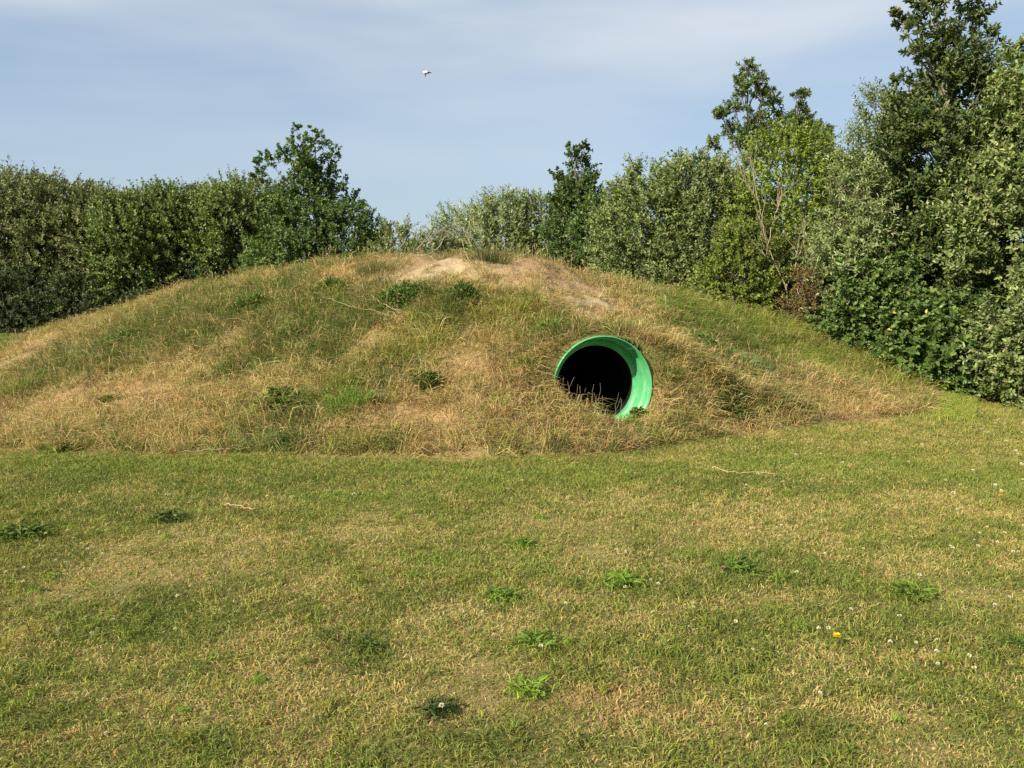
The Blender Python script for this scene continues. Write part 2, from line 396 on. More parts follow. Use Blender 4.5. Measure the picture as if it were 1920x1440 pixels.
# mown lawn
def lawn():
    n = 1100000
    yy = 1.8 + (rng.random(n) ** .86) * 10.4
    xx = (rng.random(n) - .5) * (1.62 * yy + 3.6)
    f = ~is_hill(xx, yy)
    f &= rng.random(n) < .55 + .45 * np.clip(3.2 / yy, 0, 1)
    xx, yy = xx[f], yy[f]
    n2 = 70000
    x2 = -rng.random(n2) * 26 + 2; y2 = 14 + rng.random(n2) * 18
    f = ~is_hill(x2, y2); x2, y2 = x2[f], y2[f]
    xx = np.concatenate([xx, x2]); yy = np.concatenate([yy, y2]); n = len(xx)
    col, keys, i, W = pick_colors(xx, yy, np.zeros(n, bool))
    far = yy > 13
    col[far] = (GB * .9)[None] * (.7 + .6 * rng.random(far.sum()))[:, None]
    zz = H(xx, yy).clip(0)
    P = np.stack([xx, yy, zz - .012], -1)
    tuft = sstep(.45, .8, fbm(xx, yy, .12, 601, 2))
    L = (.020 + .021 * rng.random(n)) * (.75 + .8 * tuft) + .004 * yy * rng.random(n)
    green = np.isin(i, [keys.index('g'), keys.index('G'), keys.index('y')])
    L = L * np.where(green, 1.15, .9)
    Wd = (.0025 + .0020 * rng.random(n)) * (1 + yy * .06); Wd[far] *= 3.0; L[far] = .07
    D = lean(n, .65, .15)
    flat = (rng.random(n) < .25) & ~green
    D[flat] = norm(D[flat] * np.array([3, 3, .6])[None])
    return blades('lawn_grass', P, D, L, Wd, col, .3 + .5 * rng.random(n))
o = obj('lawn_grass', lawn()); tag(o, 'short mown lawn of green and straw coloured grass', 'grass', kind='stuff')

# rough grass on the mound: tufts of long, matted, partly dried blades
def roughgrass():
    nt_ = 42000
    uu = -1.12 + 1.9 * rng.random(nt_); tt = rng.random(nt_) ** .85 * 1.35 - .015
    zc, yc = ridge(uu); yf = foot(uu)
    yy = np.where(tt < 1, yf + (yc - yf) * tt, yc + (tt - 1) * (2.3 + 2.2 * zc)); xx = uu * yy
    k = 15
    tl = .6 + 1.2 * rng.random(nt_) ** 1.6 + .35 * (tt < .16)                                   # tuft vigour
    tdir = rng.random(nt_) * TAU
    la_ = rng.uniform(-1.3, 1.5, 1500); ax_ = rng.uniform(-.35, .6, 1500)      # the steep soil round the pipe is grassed as well
    xx[:1500] = PC[0] + SIDE[0] * la_ + AX[0] * ax_; yy[:1500] = PC[1] + SIDE[1] * la_ + AX[1] * ax_; tt[:1500] = .3
    x = np.repeat(xx, k) + rng.standard_normal(nt_ * k) * .05; y = np.repeat(yy, k) + rng.standard_normal(nt_ * k) * .05
    tl = np.repeat(tl, k); tdir = np.repeat(tdir, k); tcol = np.repeat(rng.random(nt_), k)
    n = len(x)
    h = is_hill(x, y)
    z = H(x, y)
    col, keys, i, W = pick_colors(x, y, np.ones(n, bool))
    bare = np.maximum(W['S'], W['r'] * .6)
    okm = h & pipe_clear(x, y, z) & (rng.random(n) > bare * 1.35) & (rng.random(n) > .55 * W['o'])
    a = tdir + rng.standard_normal(n) * .9
    s = .25 + .9 * rng.random(n) ** 1.3
    dry = np.isin(i, [keys.index('s'), keys.index('o'), keys.index('r')])
    s = np.where(dry & (rng.random(n) < .4), s + 1.2, s)
    D = norm(np.stack([np.cos(a) * s, np.sin(a) * s, np.ones(n)], -1))
    L = (.08 + .15 * rng.random(n)) * tl * (1 - .55 * np.clip(W['o'] + W['S'] + W['r'], 0, 1)) * (1 + .25 * W['g'] + .45 * W['y'] + .5 * W['G'])
    lat, axl = pipe_local(x, y)
    nearp = (np.hypot(lat, np.minimum(axl, 0) * .8) < .7) & (axl < 0) & (lat > -.25) & (lat < .45)
    L = np.where(nearp, L * .45, L)
    Wd = .004 + .0035 * rng.random(n)
    col = col * (.68 + .62 * tcol)[:, None]
    tp = np.stack([x, y, z], -1) + D * (L * 1.0)[:, None]; l2, a2 = pipe_local(tp[:, 0], tp[:, 1]); r2_ = np.hypot(l2, tp[:, 2] - PC[2])
    hid = (r2_ < .55) & (a2 > -.16) | (np.abs(l2) < .5) & (a2 > -.5) & (a2 < 0) & (tp[:, 2] > np.interp(l2, [-.55, -.3, 0, .25, .5], [.52, .34, .18, .18, .38]))
    okm &= ~hid
    m = okm
    P = np.stack([x, y, z - .01], -1)
    return blades('hill_grass', P[m], D[m], L[m], Wd[m], col[m], (.3 + .6 * rng.random(n))[m])
o = obj('rough_grass', roughgrass()); tag(o, 'long matted half dried grass covering the mound', 'grass', kind='stuff')

# thin dry stems with seed heads standing and lying among the rough grass
def stems():
    n = 5600
    uu = -1.05 + 1.75 * rng.random(n); tt = rng.random(n) * 1.05
    top = rng.random(n) < .28; tt[top] = .93 + .12 * rng.random(top.sum())
    zc, yc = ridge(uu); yf = foot(uu); yy = yf + (yc - yf) * tt; xx = uu * yy
    zz = H(xx, yy); W = cover(xx, yy)
    f = is_hill(xx, yy) & pipe_clear(xx, yy, zz) & (rng.random(n) > 1.3 * W['S'])
    lat, axl = pipe_local(xx, yy); f &= ~((np.abs(lat) < 1.0) & (axl < .2) & (axl > -1.4))
    xx, yy, zz = xx[f], yy[f], zz[f]; n = len(xx)
    lie = rng.random(n) < .55
    D = lean(n, .28); D[lie] = norm(lean(n, 1.0, 2.2)[lie] + np.array([0, 0, -.15]))
    D[lie, 1] *= .6; D = norm(D)
    L = (.13 + .26 * rng.random(n) ** 2)
    L[lie] *= 1.3
    Wd = .0030 + .0016 * rng.random(n)
    C = np.array([.50, .38, .19])[None] * (.7 + .5 * rng.random(n))[:, None]
    P = np.stack([xx, yy, zz + np.where(lie, .05, 0)], -1)
    # seed heads
    m = ~lie & (rng.random(n) < .8)
    tipb = P[m] + D[m] * (L[m] * .62)[:, None]
    P2 = np.repeat(tipb, 3, 0); D2 = norm(np.repeat(D[m], 3, 0) + rng.standard_normal((len(P2), 3)) * .22)
    L2 = np.repeat(L[m] * .3, 3); W2 = .0045 + .003 * rng.random(len(P2)); C2 = np.array([.46, .33, .17])[None] * (.75 + .5 * rng.random(len(P2)))[:, None]
    return blades('dry_stems', np.concatenate([P, P2]), np.concatenate([D, D2]), np.concatenate([L, L2]), np.concatenate([Wd, W2]), np.concatenate([C, C2]), np.concatenate([.15 * rng.random(n), .2 + .2 * rng.random(len(P2))]))
o = obj('dry_grass_stems', stems()); tag(o, 'thin bleached grass stems with seed heads on the mound', 'grass', kind='stuff')

# ------------------------------------------------------------------ tubes and revolved shapes
def tubes(name, lines, mat, seg=6):
    """lines: list of (points (k,3), radii (k,)) -> one mesh"""
    V, Q = [], []; off = 0
    for pts, rad in lines:
        pts = np.asarray(pts, float); k = len(pts); rad = np.asarray(rad, float)
        tg = norm(np.gradient(pts, axis=0))
        ref = np.where(np.abs(tg[:, 2:3]) > .9, np.array([[1., 0, 0]]), np.array([[0, 0, 1.]]))
        a = norm(np.cross(tg, ref)); b = np.cross(tg, a)
        ph = np.arange(seg) / seg * TAU
        R = pts[:, None] + rad[:, None, None] * (np.cos(ph)[None, :, None] * a[:, None] + np.sin(ph)[None, :, None] * b[:, None])
        V.append(R.reshape(-1, 3))
        i = (np.arange(k - 1)[:, None] * seg + np.arange(seg)[None])
        j = (np.arange(k - 1)[:, None] * seg + (np.arange(seg)[None] + 1) % seg)
        Q.append(np.stack([i, j, j + seg, i + seg], -1).reshape(-1, 4) + off); off += k * seg
    V = np.concatenate(V); Q = np.concatenate(Q)
    return raw_mesh(name, V, np.full(len(Q), 4), Q.ravel(), [mat], None, True)

def wander(p0, p1, k, amp, sag=0.0):
    t = np.linspace(0, 1, k)[:, None]; p0 = np.asarray(p0, float); p1 = np.asarray(p1, float)
    w_ = np.cumsum(rng.standard_normal((k, 3)), 0) * amp / math.sqrt(k); w_ -= w_[0]; w_ -= t * w_[-1]
    P = p0 + (p1 - p0) * t + w_
    P[:, 2] += sag * np.sin(math.pi * t[:, 0])
    return P

# ------------------------------------------------------------------ leaves
def leaf_mesh(name, P, D, Nn, L, Wd, C, rich=False, mat=M_LEAF):
    n = len(P); D = norm(D); sd_ = norm(np.cross(D, Nn)); up = np.cross(sd_, D)
    l, w2 = L[:, None], (Wd / 2)[:, None]
    if rich:   # six points, two quads folded on the midrib
        V = np.stack([P, P + D * l * .33 + sd_ * w2 * .92 + up * w2 * .35, P + D * l * .72 + sd_ * w2 * .8 + up * w2 * .25, P + D * l - up * l * .12,
                      P + D * l * .72 - sd_ * w2 * .8 + up * w2 * .25, P + D * l * .33 - sd_ * w2 * .92 + up * w2 * .35], 1).reshape(-1, 3)
        I = (np.arange(n)[:, None] * 6 + np.array([0, 1, 2, 3, 0, 3, 4, 5])).ravel(); sizes = np.full(n * 2, 4); CC = np.repeat(C, 6, 0)
    else:
        V = np.stack([P, P + D * l * .5 + sd_ * w2 + up * w2 * .4, P + D * l, P + D * l * .5 - sd_ * w2 + up * w2 * .4], 1).reshape(-1, 3)
        I = (np.arange(n)[:, None] * 4 + np.array([0, 1, 2, 0, 2, 3])).ravel(); sizes = np.full(n * 2, 3); CC = np.repeat(C, 4, 0)
    return raw_mesh(name, V, sizes, I, [mat], CC)

SPECIES = {   # main colour, second colour, share of second, leaf length, width ratio
    'sallow':  ((.125, .175, .048), (.26, .31, .125), .40, .085, .46),
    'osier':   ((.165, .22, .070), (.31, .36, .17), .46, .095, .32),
    'alder':   ((.066, .112, .026), (.115, .180, .045), .35, .080, .72),
    'oak':     ((.080, .130, .032), (.17, .215, .07), .28, .085, .50),
    'yellow':  ((.135, .200, .027), (.225, .285, .045), .42, .065, .62),
    'hedge':   ((.115, .145, .045), (.25, .27, .115), .36, .140, .55),
    'hedgegreen': ((.115, .170, .038), (.21, .27, .08), .38, .140, .58),
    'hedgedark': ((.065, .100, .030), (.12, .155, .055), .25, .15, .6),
    'bramble': ((.045, .075, .024), (.085, .12, .045), .25, .11, .6),  # leaf colour darkened with the shade at the hedge foot
    'rust':    ((.20, .12, .04), (.15, .15, .04), .5, .055, .5),
}

def prof(kind, t):
    if kind == 'bush':  return np.where(t < .45, .86 + .14 * t / .45, np.sqrt(np.clip(1 - ((t - .45) / .58) ** 2, 0.0, 1)))
    if kind == 'cone':  return np.where(t < .30, .80 + .2 * t / .30, np.clip(1 - (t - .30) / .74, 0.0, 1) ** .85)
    if kind == 'spire': return np.where(t < .36, .85 + .15 * t / .36, np.clip(1 - (t - .36) / .66, 0.0, 1) ** .80)
    if kind == 'hedge': return np.where(t < .72, .68 + .32 * np.clip(t / .72, 0, 1), np.clip(1 - (np.clip(t - .72, 0, 1) / .30) ** 2.2, 0.02, 1) ** .6)
    if kind == 'oval':  return np.sqrt(np.clip(1 - ((t - .55) / .5) ** 2, .02, 1))
    if kind == 'column': return np.where(t < .2, .8, np.clip(1 - (np.clip(t - .2, 0, 1) / .83) ** 4.0, 0.02, 1) ** .8)
    return np.ones_like(t)

def plant(name, label, cat, px, y, top, hw, sp, shape='bush', leaves=20000, base=None, group=None, rich=False, x=None, t0=0.0,
          shoot=.5, stems_n=5, gaps=.42, trunkr=.05, leader=8, bark=None, lean_x=0.0, leafscale=1.0, depthr=None, lump=.55, tone=1.0, extra=None, bend=.35, tufts=()):
    """a woody plant whose crown is made of leafy shoots standing on stems; px and top give where it is seen, y how far it stands"""
    global rng
    import zlib
    rng = np.random.default_rng(zlib.crc32(label.encode()))
    p = at_y(px, top, y); bx = p[0]; bz = max(float(H(np.array([bx]), np.array([y]))[0]), 0.0) if base is None else base
    Hh = p[2] - bz; R = hw / F * y; Ry = R if depthr is None else depthr
    c1, c2, sh, ll, wr = SPECIES[sp]; ll *= leafscale
    root = thing(name, label, cat, (bx, y, bz), group)
    sd0 = int(rng.integers(1e6))
    per = 16; ns = leaves // per
    # shoots
    m = ns * 4
    t = t0 + (1 - t0) * rng.random(m) ** .95
    ph = rng.random(m) * TAU
    flip = (np.sin(ph) > .25) & (rng.random(m) < .5); ph[flip] = -ph[flip]       # most of the foliage is on the open, lit side
    rr = 1 - .62 * rng.random(m) ** 1.7
    lum = 1 - lump / 2 + lump * noise(np.cos(ph) * 1.5 + 5, np.sin(ph) * 1.5 + 5, t * Hh * .9, sd0) + .28 * (noise(np.cos(ph) * 4 + 9, np.sin(ph) * 4 + 9, t * Hh * 2.2, sd0 + 3) - .5)
    pr = prof(shape, t)
    r_ = rr * pr * lum
    X_ = np.cos(ph) * r_ * R + lean_x * t * R; Y_ = np.sin(ph) * r_ * Ry; Z_ = t * Hh * (1 - .06)
    acc = rng.random(m) < np.clip(pr, .12, 1)
    cl = noise(X_ / .55, Y_ / .55, Z_ / .45, sd0 + 9) * .6 + noise(X_ / .22, Y_ / .22, Z_ / .2, sd0 + 29) * .4
    acc &= cl > gaps * .95
    sel = np.nonzero(acc)[0][:ns]
    B = np.stack([X_, Y_, Z_], -1)[sel]; q = len(B)
    outw = norm(np.stack([np.cos(ph[sel]), np.sin(ph[sel]), np.zeros(q)], -1))
    dr = norm(outw * .75 + np.array([0, 0, .75]) * (.5 + t[sel])[:, None] + rng.standard_normal((q, 3)) * .42)
    Ls = shoot * (.45 + .8 * rng.random(q)) * (.7 + .3 * pr[sel])
    # leaders that break the skyline
    nl = leader
    tl = .74 + .20 * rng.random(nl); pl = rng.random(nl) * TAU; prl = prof(shape, tl) * .8
    BL = np.stack([np.cos(pl) * prl * R + lean_x * tl * R, np.sin(pl) * prl * Ry, tl * Hh * .95], -1)
    drl = norm(np.stack([np.cos(pl) * .35, np.sin(pl) * .35, np.ones(nl)], -1) + rng.standard_normal((nl, 3)) * .12)
    LsL = shoot * (.55 + .75 * rng.random(nl)) * (1.5 if shape == 'hedge' else 1)
    B = np.concatenate([B, BL]); dr = np.concatenate([dr, drl]); Ls = np.concatenate([Ls, LsL]); q = len(B)
    tc_ = []
    for tx, ty, tr in tufts:        # separate leafy boughs, each at its own place in the crown
        c_ = at_y(tx, ty, y) - np.array([bx, y, bz]); rw = tr / F * y; c_[1] = rng.normal() * rw * .8
        k_ = int(2.6 * math.pi * rw * rw / (.55 * ll * ll * wr) / per) + 3
        d_ = norm(rng.standard_normal((k_, 3))); rad_ = rw * rng.random(k_)[:, None] ** .5
        B = np.concatenate([B, c_ + d_ * rad_ * .62 * np.array([1, 1, .85])]); dr = np.concatenate([dr, norm(d_ * .8 + np.array([0, 0, .55]) + rng.standard_normal((k_, 3)) * .3)])
        Ls = np.concatenate([Ls, min(rw * .75, .42) * (.5 + .7 * rng.random(k_))]); tc_.append(c_)
    nt2 = len(B) - q; q = len(B)
    s = np.tile((np.arange(per) + .5) / per, q) ; s = np.clip(s + rng.standard_normal(q * per) * .03, 0, 1)
    Bk, dk, Lk_ = np.repeat(B, per, 0), np.repeat(dr, per, 0), np.repeat(Ls, per)
    ga = np.tile(np.arange(per) * 2.4, q) + np.repeat(rng.random(q) * TAU, per)
    a = norm(np.cross(dk, rng.standard_normal((q * per, 3)) * .0 + np.array([.3, .2, 1.]))); b = np.cross(dk, a)
    rad = np.cos(ga)[:, None] * a + np.sin(ga)[:, None] * b
    P = Bk + dk * (s * Lk_)[:, None]
    P[:, 2] -= (s ** 2) * Lk_ * bend * .3
    LD = norm(dk * (.35 + .6 * s)[:, None] + rad * .9 + rng.standard_normal((q * per, 3)) * .25)
    NN = norm(np.cross(LD, np.cross(dk, LD)) + rng.standard_normal((q * per, 3)) * .35 + np.array([0, -.1, .35]))
    LL = ll * (.65 + .6 * rng.random(q * per)) * (1 - .25 * s)
    tw = np.repeat(rng.random(q), per)
    mixv = (np.clip(sh + (s - .5) * .45 + (tw - .5) * .5, 0, 1) > rng.random(q * per))
    C = np.where(mixv[:, None], np.array(c2)[None], np.array(c1)[None]) * (.72 + .5 * rng.random(q * per))[:, None] * (.85 + .3 * tw)[:, None] * tone
    C *= 1 + .06 * rng.standard_normal((len(C), 3))
    yl = rng.random(len(C)) < .006; C[yl] = (.38, .34, .06)
    if extra is not None:
        P, LD, NN, LL, C = extra(P, LD, NN, LL, C)
    P[:, 2] = np.maximum(P[:, 2], .02)
    obj('crown', leaf_mesh(name + '_crown', P, LD, NN, LL, LL * wr * (.8 + .4 * rng.random(len(LL))), np.clip(C, .008, .7), rich), root)
    # stems and branches
    lines = []
    for k in range(stems_n):
        a0 = TAU * (k + rng.random() * .6) / stems_n
        hz_ = .86 if k == 0 else .55 + .3 * rng.random(); f = (.5 if stems_n > 1 else .05) * float(prof(shape, np.array([hz_]))[0])
        tip = (math.cos(a0) * f * R + lean_x * R, math.sin(a0) * f * Ry, Hh * hz_)
        W0 = wander((math.cos(a0) * .12 * (stems_n > 1), math.sin(a0) * .12 * (stems_n > 1), -.1), tip, 12, .10 * Hh * .25)
        r0 = trunkr * (1 if k == 0 else .7); lines.append((W0, np.linspace(r0, .008, 12)))
        for j in range(7 if stems_n > 1 else 22):
            i0 = int(rng.integers(3, 11)); bp = W0[i0]; tt_ = bp[2] / Hh; an = rng.random() * TAU
            rl = float(prof(shape, np.array([min(tt_ + .1, 1)]))[0]) * .85
            e = (math.cos(an) * rl * R + lean_x * tt_ * R, math.sin(an) * rl * Ry, min(bp[2] + .12 * Hh * (.5 + rng.random()), Hh * .96))
            lines.append((wander(bp, e, 7, .12), np.linspace(max(.012, trunkr * .45 * (1 - tt_)), .004, 7)))
    for c_ in tc_:
        z0_ = max(c_[2] - .5 - abs(c_[0]) * .9, .2); st_ = np.array([np.interp(z0_, lines[0][0][:, 2], lines[0][0][:, i]) for i in range(3)])
        lines.append((wander(st_, c_, 7, .06), np.linspace(.022, .005, 7)))
    # the shoots' own twigs, a share of them
    pick = rng.permutation(q)[:min(q, 420)]
    pick = np.concatenate([pick, np.arange(q - nl - nt2, q - nt2)])
    for i in pick:
        e = B[i] + dr[i] * Ls[i]; mid = B[i] + dr[i] * Ls[i] * .5
        lines.append((np.stack([B[i] - dr[i] * .12, mid, e - np.array([0, 0, Ls[i] * bend * .3])]), np.array([.007, .005, .0025])))
    obj('trunk', tubes(name + '_trunk', lines, bark or M_BARK, 5), root)
    return root

def roundtable(*a): pass

# left hedge, about thirty metres off
HG = 'bushes of the hedge on the left'
HEDGE = [
 (-190,300,100,31,'hedge','hedge bush just outside the left edge of the view'),
 (-60,300,95,30.5,'hedge','tall olive hedge bush cut by the left edge, first of the hedge'),
 (40,318,80,30,'hedge','rounded grey olive hedge bush, highest of the far left, beside the cut one'),
 (125,330,72,30.5,'hedge','grey olive hedge bush with loose pale shoots standing out on top, above the yellow flower'),
 (195,362,62,30,'hedge','sinking shoulder of the olive hedge where its top dips lowest'),
 (262,358,66,29.5,'hedgegreen','brighter green hedge bush just right of the dip in the hedge top'),
 (335,340,70,30,'hedgegreen','green flat topped hedge bush halfway between left edge and round tree'),
 (405,345,62,30.5,'hedge','olive hedge bush two to the left of the tall pointed tree'),
 (465,328,58,29.5,'hedgegreen','light green hedge bush touching the left side of the tall pointed tree'),
]
for px, top, hw, y, sp, lab in HEDGE:
    plant('hedge_bush', lab, 'bush', px, y + float(rng.normal() * .35), top, hw * 1.5, sp, 'hedge', 27000, group=HG, shoot=.55, gaps=.42, leader=64, trunkr=.05, lump=.42, tone=.86, depthr=1.5 + .5 * float(rng.random()))
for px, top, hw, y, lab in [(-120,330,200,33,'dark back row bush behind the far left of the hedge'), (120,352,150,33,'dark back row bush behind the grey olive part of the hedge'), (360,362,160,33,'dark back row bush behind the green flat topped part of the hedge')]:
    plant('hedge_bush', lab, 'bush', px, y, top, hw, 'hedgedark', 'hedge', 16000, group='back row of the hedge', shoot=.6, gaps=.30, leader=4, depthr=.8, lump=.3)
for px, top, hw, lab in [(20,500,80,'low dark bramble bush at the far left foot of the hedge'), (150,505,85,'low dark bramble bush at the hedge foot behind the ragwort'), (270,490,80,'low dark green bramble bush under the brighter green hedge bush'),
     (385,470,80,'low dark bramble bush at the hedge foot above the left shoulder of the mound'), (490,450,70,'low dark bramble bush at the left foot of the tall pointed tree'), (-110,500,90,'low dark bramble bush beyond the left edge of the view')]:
    plant('shade_toned_bramble', lab, 'bush', px, 28.6, top, hw, 'bramble', 'bush', 9000, group='brambles with shade in their leaf colour along the foot of the left hedge', shoot=.4, gaps=.36, leader=10, stems_n=3, trunkr=.02, depthr=.8)  # low shrubs, leaves coloured dark to stand in for shade under the overhang
plant('round_tree', 'tall dark leafy tree with pointed top rising above the left hedge', 'tree', 578, 27, 285, 118, 'alder', 'spire', 36000, tufts=[(557,243,10),(585,245,10),(560,268,20),(600,272,24),(504,300,20),(480,306,12),(530,290,24),(622,288,16),(640,345,20),(618,318,26),(575,300,34),(490,330,20),(655,375,22),(680,385,10)], shoot=.5, gaps=.42, stems_n=3, trunkr=.08, leader=10, lump=1.0, tone=1.0, leafscale=1.5)
plant('dark_bush', 'dark bush at the right foot of the tall pointed tree on the left', 'bush', 648, 26, 372, 66, 'alder', 'bush', 14000, leafscale=1.4, shoot=.5, gaps=.44, leader=8, tone=1.1)
plant('small_bush', 'small low grey green bush in the dip behind the left of the hilltop', 'bush', 745, 25, 408, 46, 'sallow', 'bush', 9000, leafscale=1.4, shoot=.5, gaps=.45, leader=9)
plant('small_bush', 'dark little bush with ragged tips between the tall tree and the low grey bush', 'bush', 700, 26.5, 405, 40, 'oak', 'bush', 7000, leafscale=1.4, shoot=.45, gaps=.45, leader=8)
# centre, behind the mound
MG = 'grey willows behind the hilltop'
plant('willow_bush', 'pale grey leaved willow bush sloping down to the sky gap, leftmost behind the hilltop', 'bush', 868, 23, 386, 66, 'osier', 'bush', 17000, leafscale=1.4, shoot=.6, gaps=.46, leader=18, group=MG)
plant('willow_bush', 'pale grey willow bush with upright loose shoots in the middle behind the hilltop', 'bush', 945, 22.5, 356, 74, 'osier', 'bush', 22000, leafscale=1.4, shoot=.6, gaps=.44, leader=20, group=MG)
plant('willow_bush', 'grey brown willow bush directly left of the dark tree', 'bush', 1025, 22.5, 354, 72, 'sallow', 'bush', 20000, leafscale=1.4, shoot=.6, gaps=.44, leader=14, group=MG)
plant('low_bush', 'low willow bush filling the gap at the skyline of the hilltop', 'bush', 812, 22, 430, 66, 'sallow', 'bush', 9000, leafscale=1.4, shoot=.4, gaps=.42, leader=8)
plant('low_bush', 'bright yellow green low bush showing just over the hilltop', 'bush', 955, 19, 446, 42, 'yellow', 'bush', 3500, shoot=.35, gaps=.42, leader=4)
plant('dark_tree', 'narrow dark green tree with pointed top above the right end of the hilltop', 'tree', 1084, 19.5, 325, 58, 'alder', 'bush', 22000, tufts=[(1072,278,13),(1094,276,14),(1082,298,24),(1096,320,28),(1042,325,13),(1062,342,28),(1114,332,12),(1085,358,34),(1046,372,20),(1122,378,20)], shoot=.42, gaps=.40, stems_n=1, trunkr=.07, leader=12, lump=.55, tone=.95, rich=True)
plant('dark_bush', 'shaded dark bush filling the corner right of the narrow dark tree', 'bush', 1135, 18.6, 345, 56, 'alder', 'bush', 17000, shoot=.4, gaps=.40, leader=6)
# right side thicket
plant('thicket_bush', 'broad grey green bush right of the shaded corner, with a small dark tip', 'bush', 1212, 17.2, 298, 84, 'sallow', 'bush', 34000, shoot=.45, gaps=.37, leader=12, rich=True)
plant('thicket_bush', 'rounded olive bush between the broad grey green bush and the bare forked branches', 'bush', 1312, 16.6, 284, 104, 'sallow', 'bush', 40000, shoot=.45, gaps=.38, leader=12, rich=True, tone=.95)
plant('tall_tree', 'tall thin crowned tree with sky showing through its top, above the yellow green bush', 'tree', 1404, 18, 112, 60, 'oak', 'spire', 160, t0=.5, shoot=.5, gaps=.53, stems_n=1, trunkr=.04, leader=0, lump=.5, tufts=[(1402,128,18),(1390,150,20),(1412,158,20),(1385,178,22),(1425,185,18),(1375,205,20),(1442,168,14),(1448,195,22),(1350,218,16),(1342,214,9),(1405,225,22),(1432,232,24),(1462,215,16),(1370,245,20),(1345,262,18),(1400,262,34),(1440,265,34),(1480,240,24)], rich=True, tone=1.2)
plant('tall_tree', 'slim leaning tree whose small tuft stands above the yellow green bush', 'tree', 1500, 17.5, 172, 40, 'oak', 'cone', 160, t0=.55, shoot=.45, gaps=.48, stems_n=1, trunkr=.035, leader=0, lump=.9, tufts=[(1500,178,15),(1512,172,8),(1490,182,8),(1506,200,12),(1510,225,22),(1482,240,24),(1535,232,18),(1552,250,16),(1520,262,30),(1560,275,18)], rich=True)
plant('yellow_green_tree', 'bright yellow green tree with fresh leaves behind the bare forked branches', 'tree', 1485, 15.6, 222, 114, 'yellow', 'bush', 46000, t0=.05, shoot=.4, gaps=.38, stems_n=4, trunkr=.05, leader=14, rich=True, depthr=1.1)
plant('yellow_green_bush', 'low yellow green bush at the left foot of the bare forked branches', 'bush', 1400, 14.4, 415, 78, 'yellow', 'bush', 15000, shoot=.35, gaps=.42, leader=6, rich=True, depthr=.7, tone=.8)
plant('rusty_bush', 'low bush with rusty brown and green leaves at the foot of the bare forked branches', 'bush', 1512, 13.6, 500, 42, 'rust', 'bush', 5000, shoot=.3, gaps=.45, leader=4, rich=True, depthr=.5)
plant('willow_tree', 'pale grey green willow with feathery top left of the tallest dark tree', 'tree', 1650, 14.6, 142, 124, 'osier', 'spire', 34000, shoot=.5, gaps=.46, leader=20, rich=True, trunkr=.06, tone=.9)
plant('willow_bush', 'silvery willow bush leaning out over the grass right of the bare forked branches', 'bush', 1600, 13.4, 300, 66, 'osier', 'bush', 19000, shoot=.45, gaps=.45, leader=10, rich=True, depthr=.8)
plant('leafy_shrub', 'dark green broad leaved shrub low at the foot of the willow tree', 'bush', 1640, 12.9, 470, 88, 'alder', 'bush', 17000, shoot=.35, gaps=.42, leader=4, rich=True, depthr=.8, tone=1.2)
plant('tallest_tree', 'tallest dark green tree on the right, its top cut off by the photo edge', 'tree', 1785, 13.5, 60, 108, 'oak', 'column', 50000, tufts=[(1740,15,44),(1780,-30,60),(1828,30,42),(1692,32,15),(1684,22,8),(1708,62,24),(1850,75,26),(1700,105,22),(1760,90,48),(1830,110,45),(1692,150,20),(1868,150,28),(1780,160,55),(1712,190,30),(1695,235,30),(1845,190,40),(1740,230,48)], shoot=.55, gaps=.54, stems_n=1, trunkr=.085, tone=.74, leader=8, rich=True, lump=.6, bark=simple_mat('grey_bark', (.20, .18, .13), (.34, .31, .24), 12, .85, .2, .5), leafscale=1.15)
plant('leafy_shrub', 'dark broad leaved shrub under the visible trunk of the tallest tree', 'bush', 1760, 12.0, 560, 100, 'alder', 'bush', 18000, shoot=.35, gaps=.42, leader=4, rich=True, depthr=.7, leafscale=1.25, tone=1.1)
plant('sallow_tree', 'grey green tree with large pale leaves cut by the right edge', 'tree', 1955, 12.3, 60, 165, 'sallow', 'spire', 44000, tufts=[(1915,118,32),(1888,150,26),(1862,225,36),(1910,185,45),(1842,290,36),(1940,90,40),(1815,330,30)], shoot=.5, gaps=.46, leader=16, rich=True, leafscale=1.15, depthr=1.3, trunkr=.06)
plant('sallow_bush', 'low pale leaved bush in the right edge, nearest of the thicket to the lawn', 'bush', 1925, 11.0, 545, 66, 'sallow', 'bush', 9000, shoot=.4, gaps=.46, leader=6, rich=True, leafscale=1.15, depthr=.5)
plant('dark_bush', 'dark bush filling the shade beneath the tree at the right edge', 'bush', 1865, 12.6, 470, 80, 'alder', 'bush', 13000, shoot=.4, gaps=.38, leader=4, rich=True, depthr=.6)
plant('sallow_tree', 'grey green tree standing just outside the right edge of the view', 'tree', 2150, 12.0, 60, 140, 'sallow', 'column', 18000, shoot=.5, gaps=.44, leader=10, leafscale=1.3, depthr=1.5)

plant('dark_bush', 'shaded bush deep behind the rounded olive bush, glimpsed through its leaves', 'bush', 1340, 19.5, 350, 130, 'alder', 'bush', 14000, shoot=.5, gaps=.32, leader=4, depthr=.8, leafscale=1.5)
plant('dark_bush', 'shaded bush deep behind the willow tree, glimpsed through its leaves', 'bush', 1640, 17, 290, 150, 'alder', 'bush', 16000, shoot=.5, gaps=.32, leader=4, depthr=.8, leafscale=1.5)
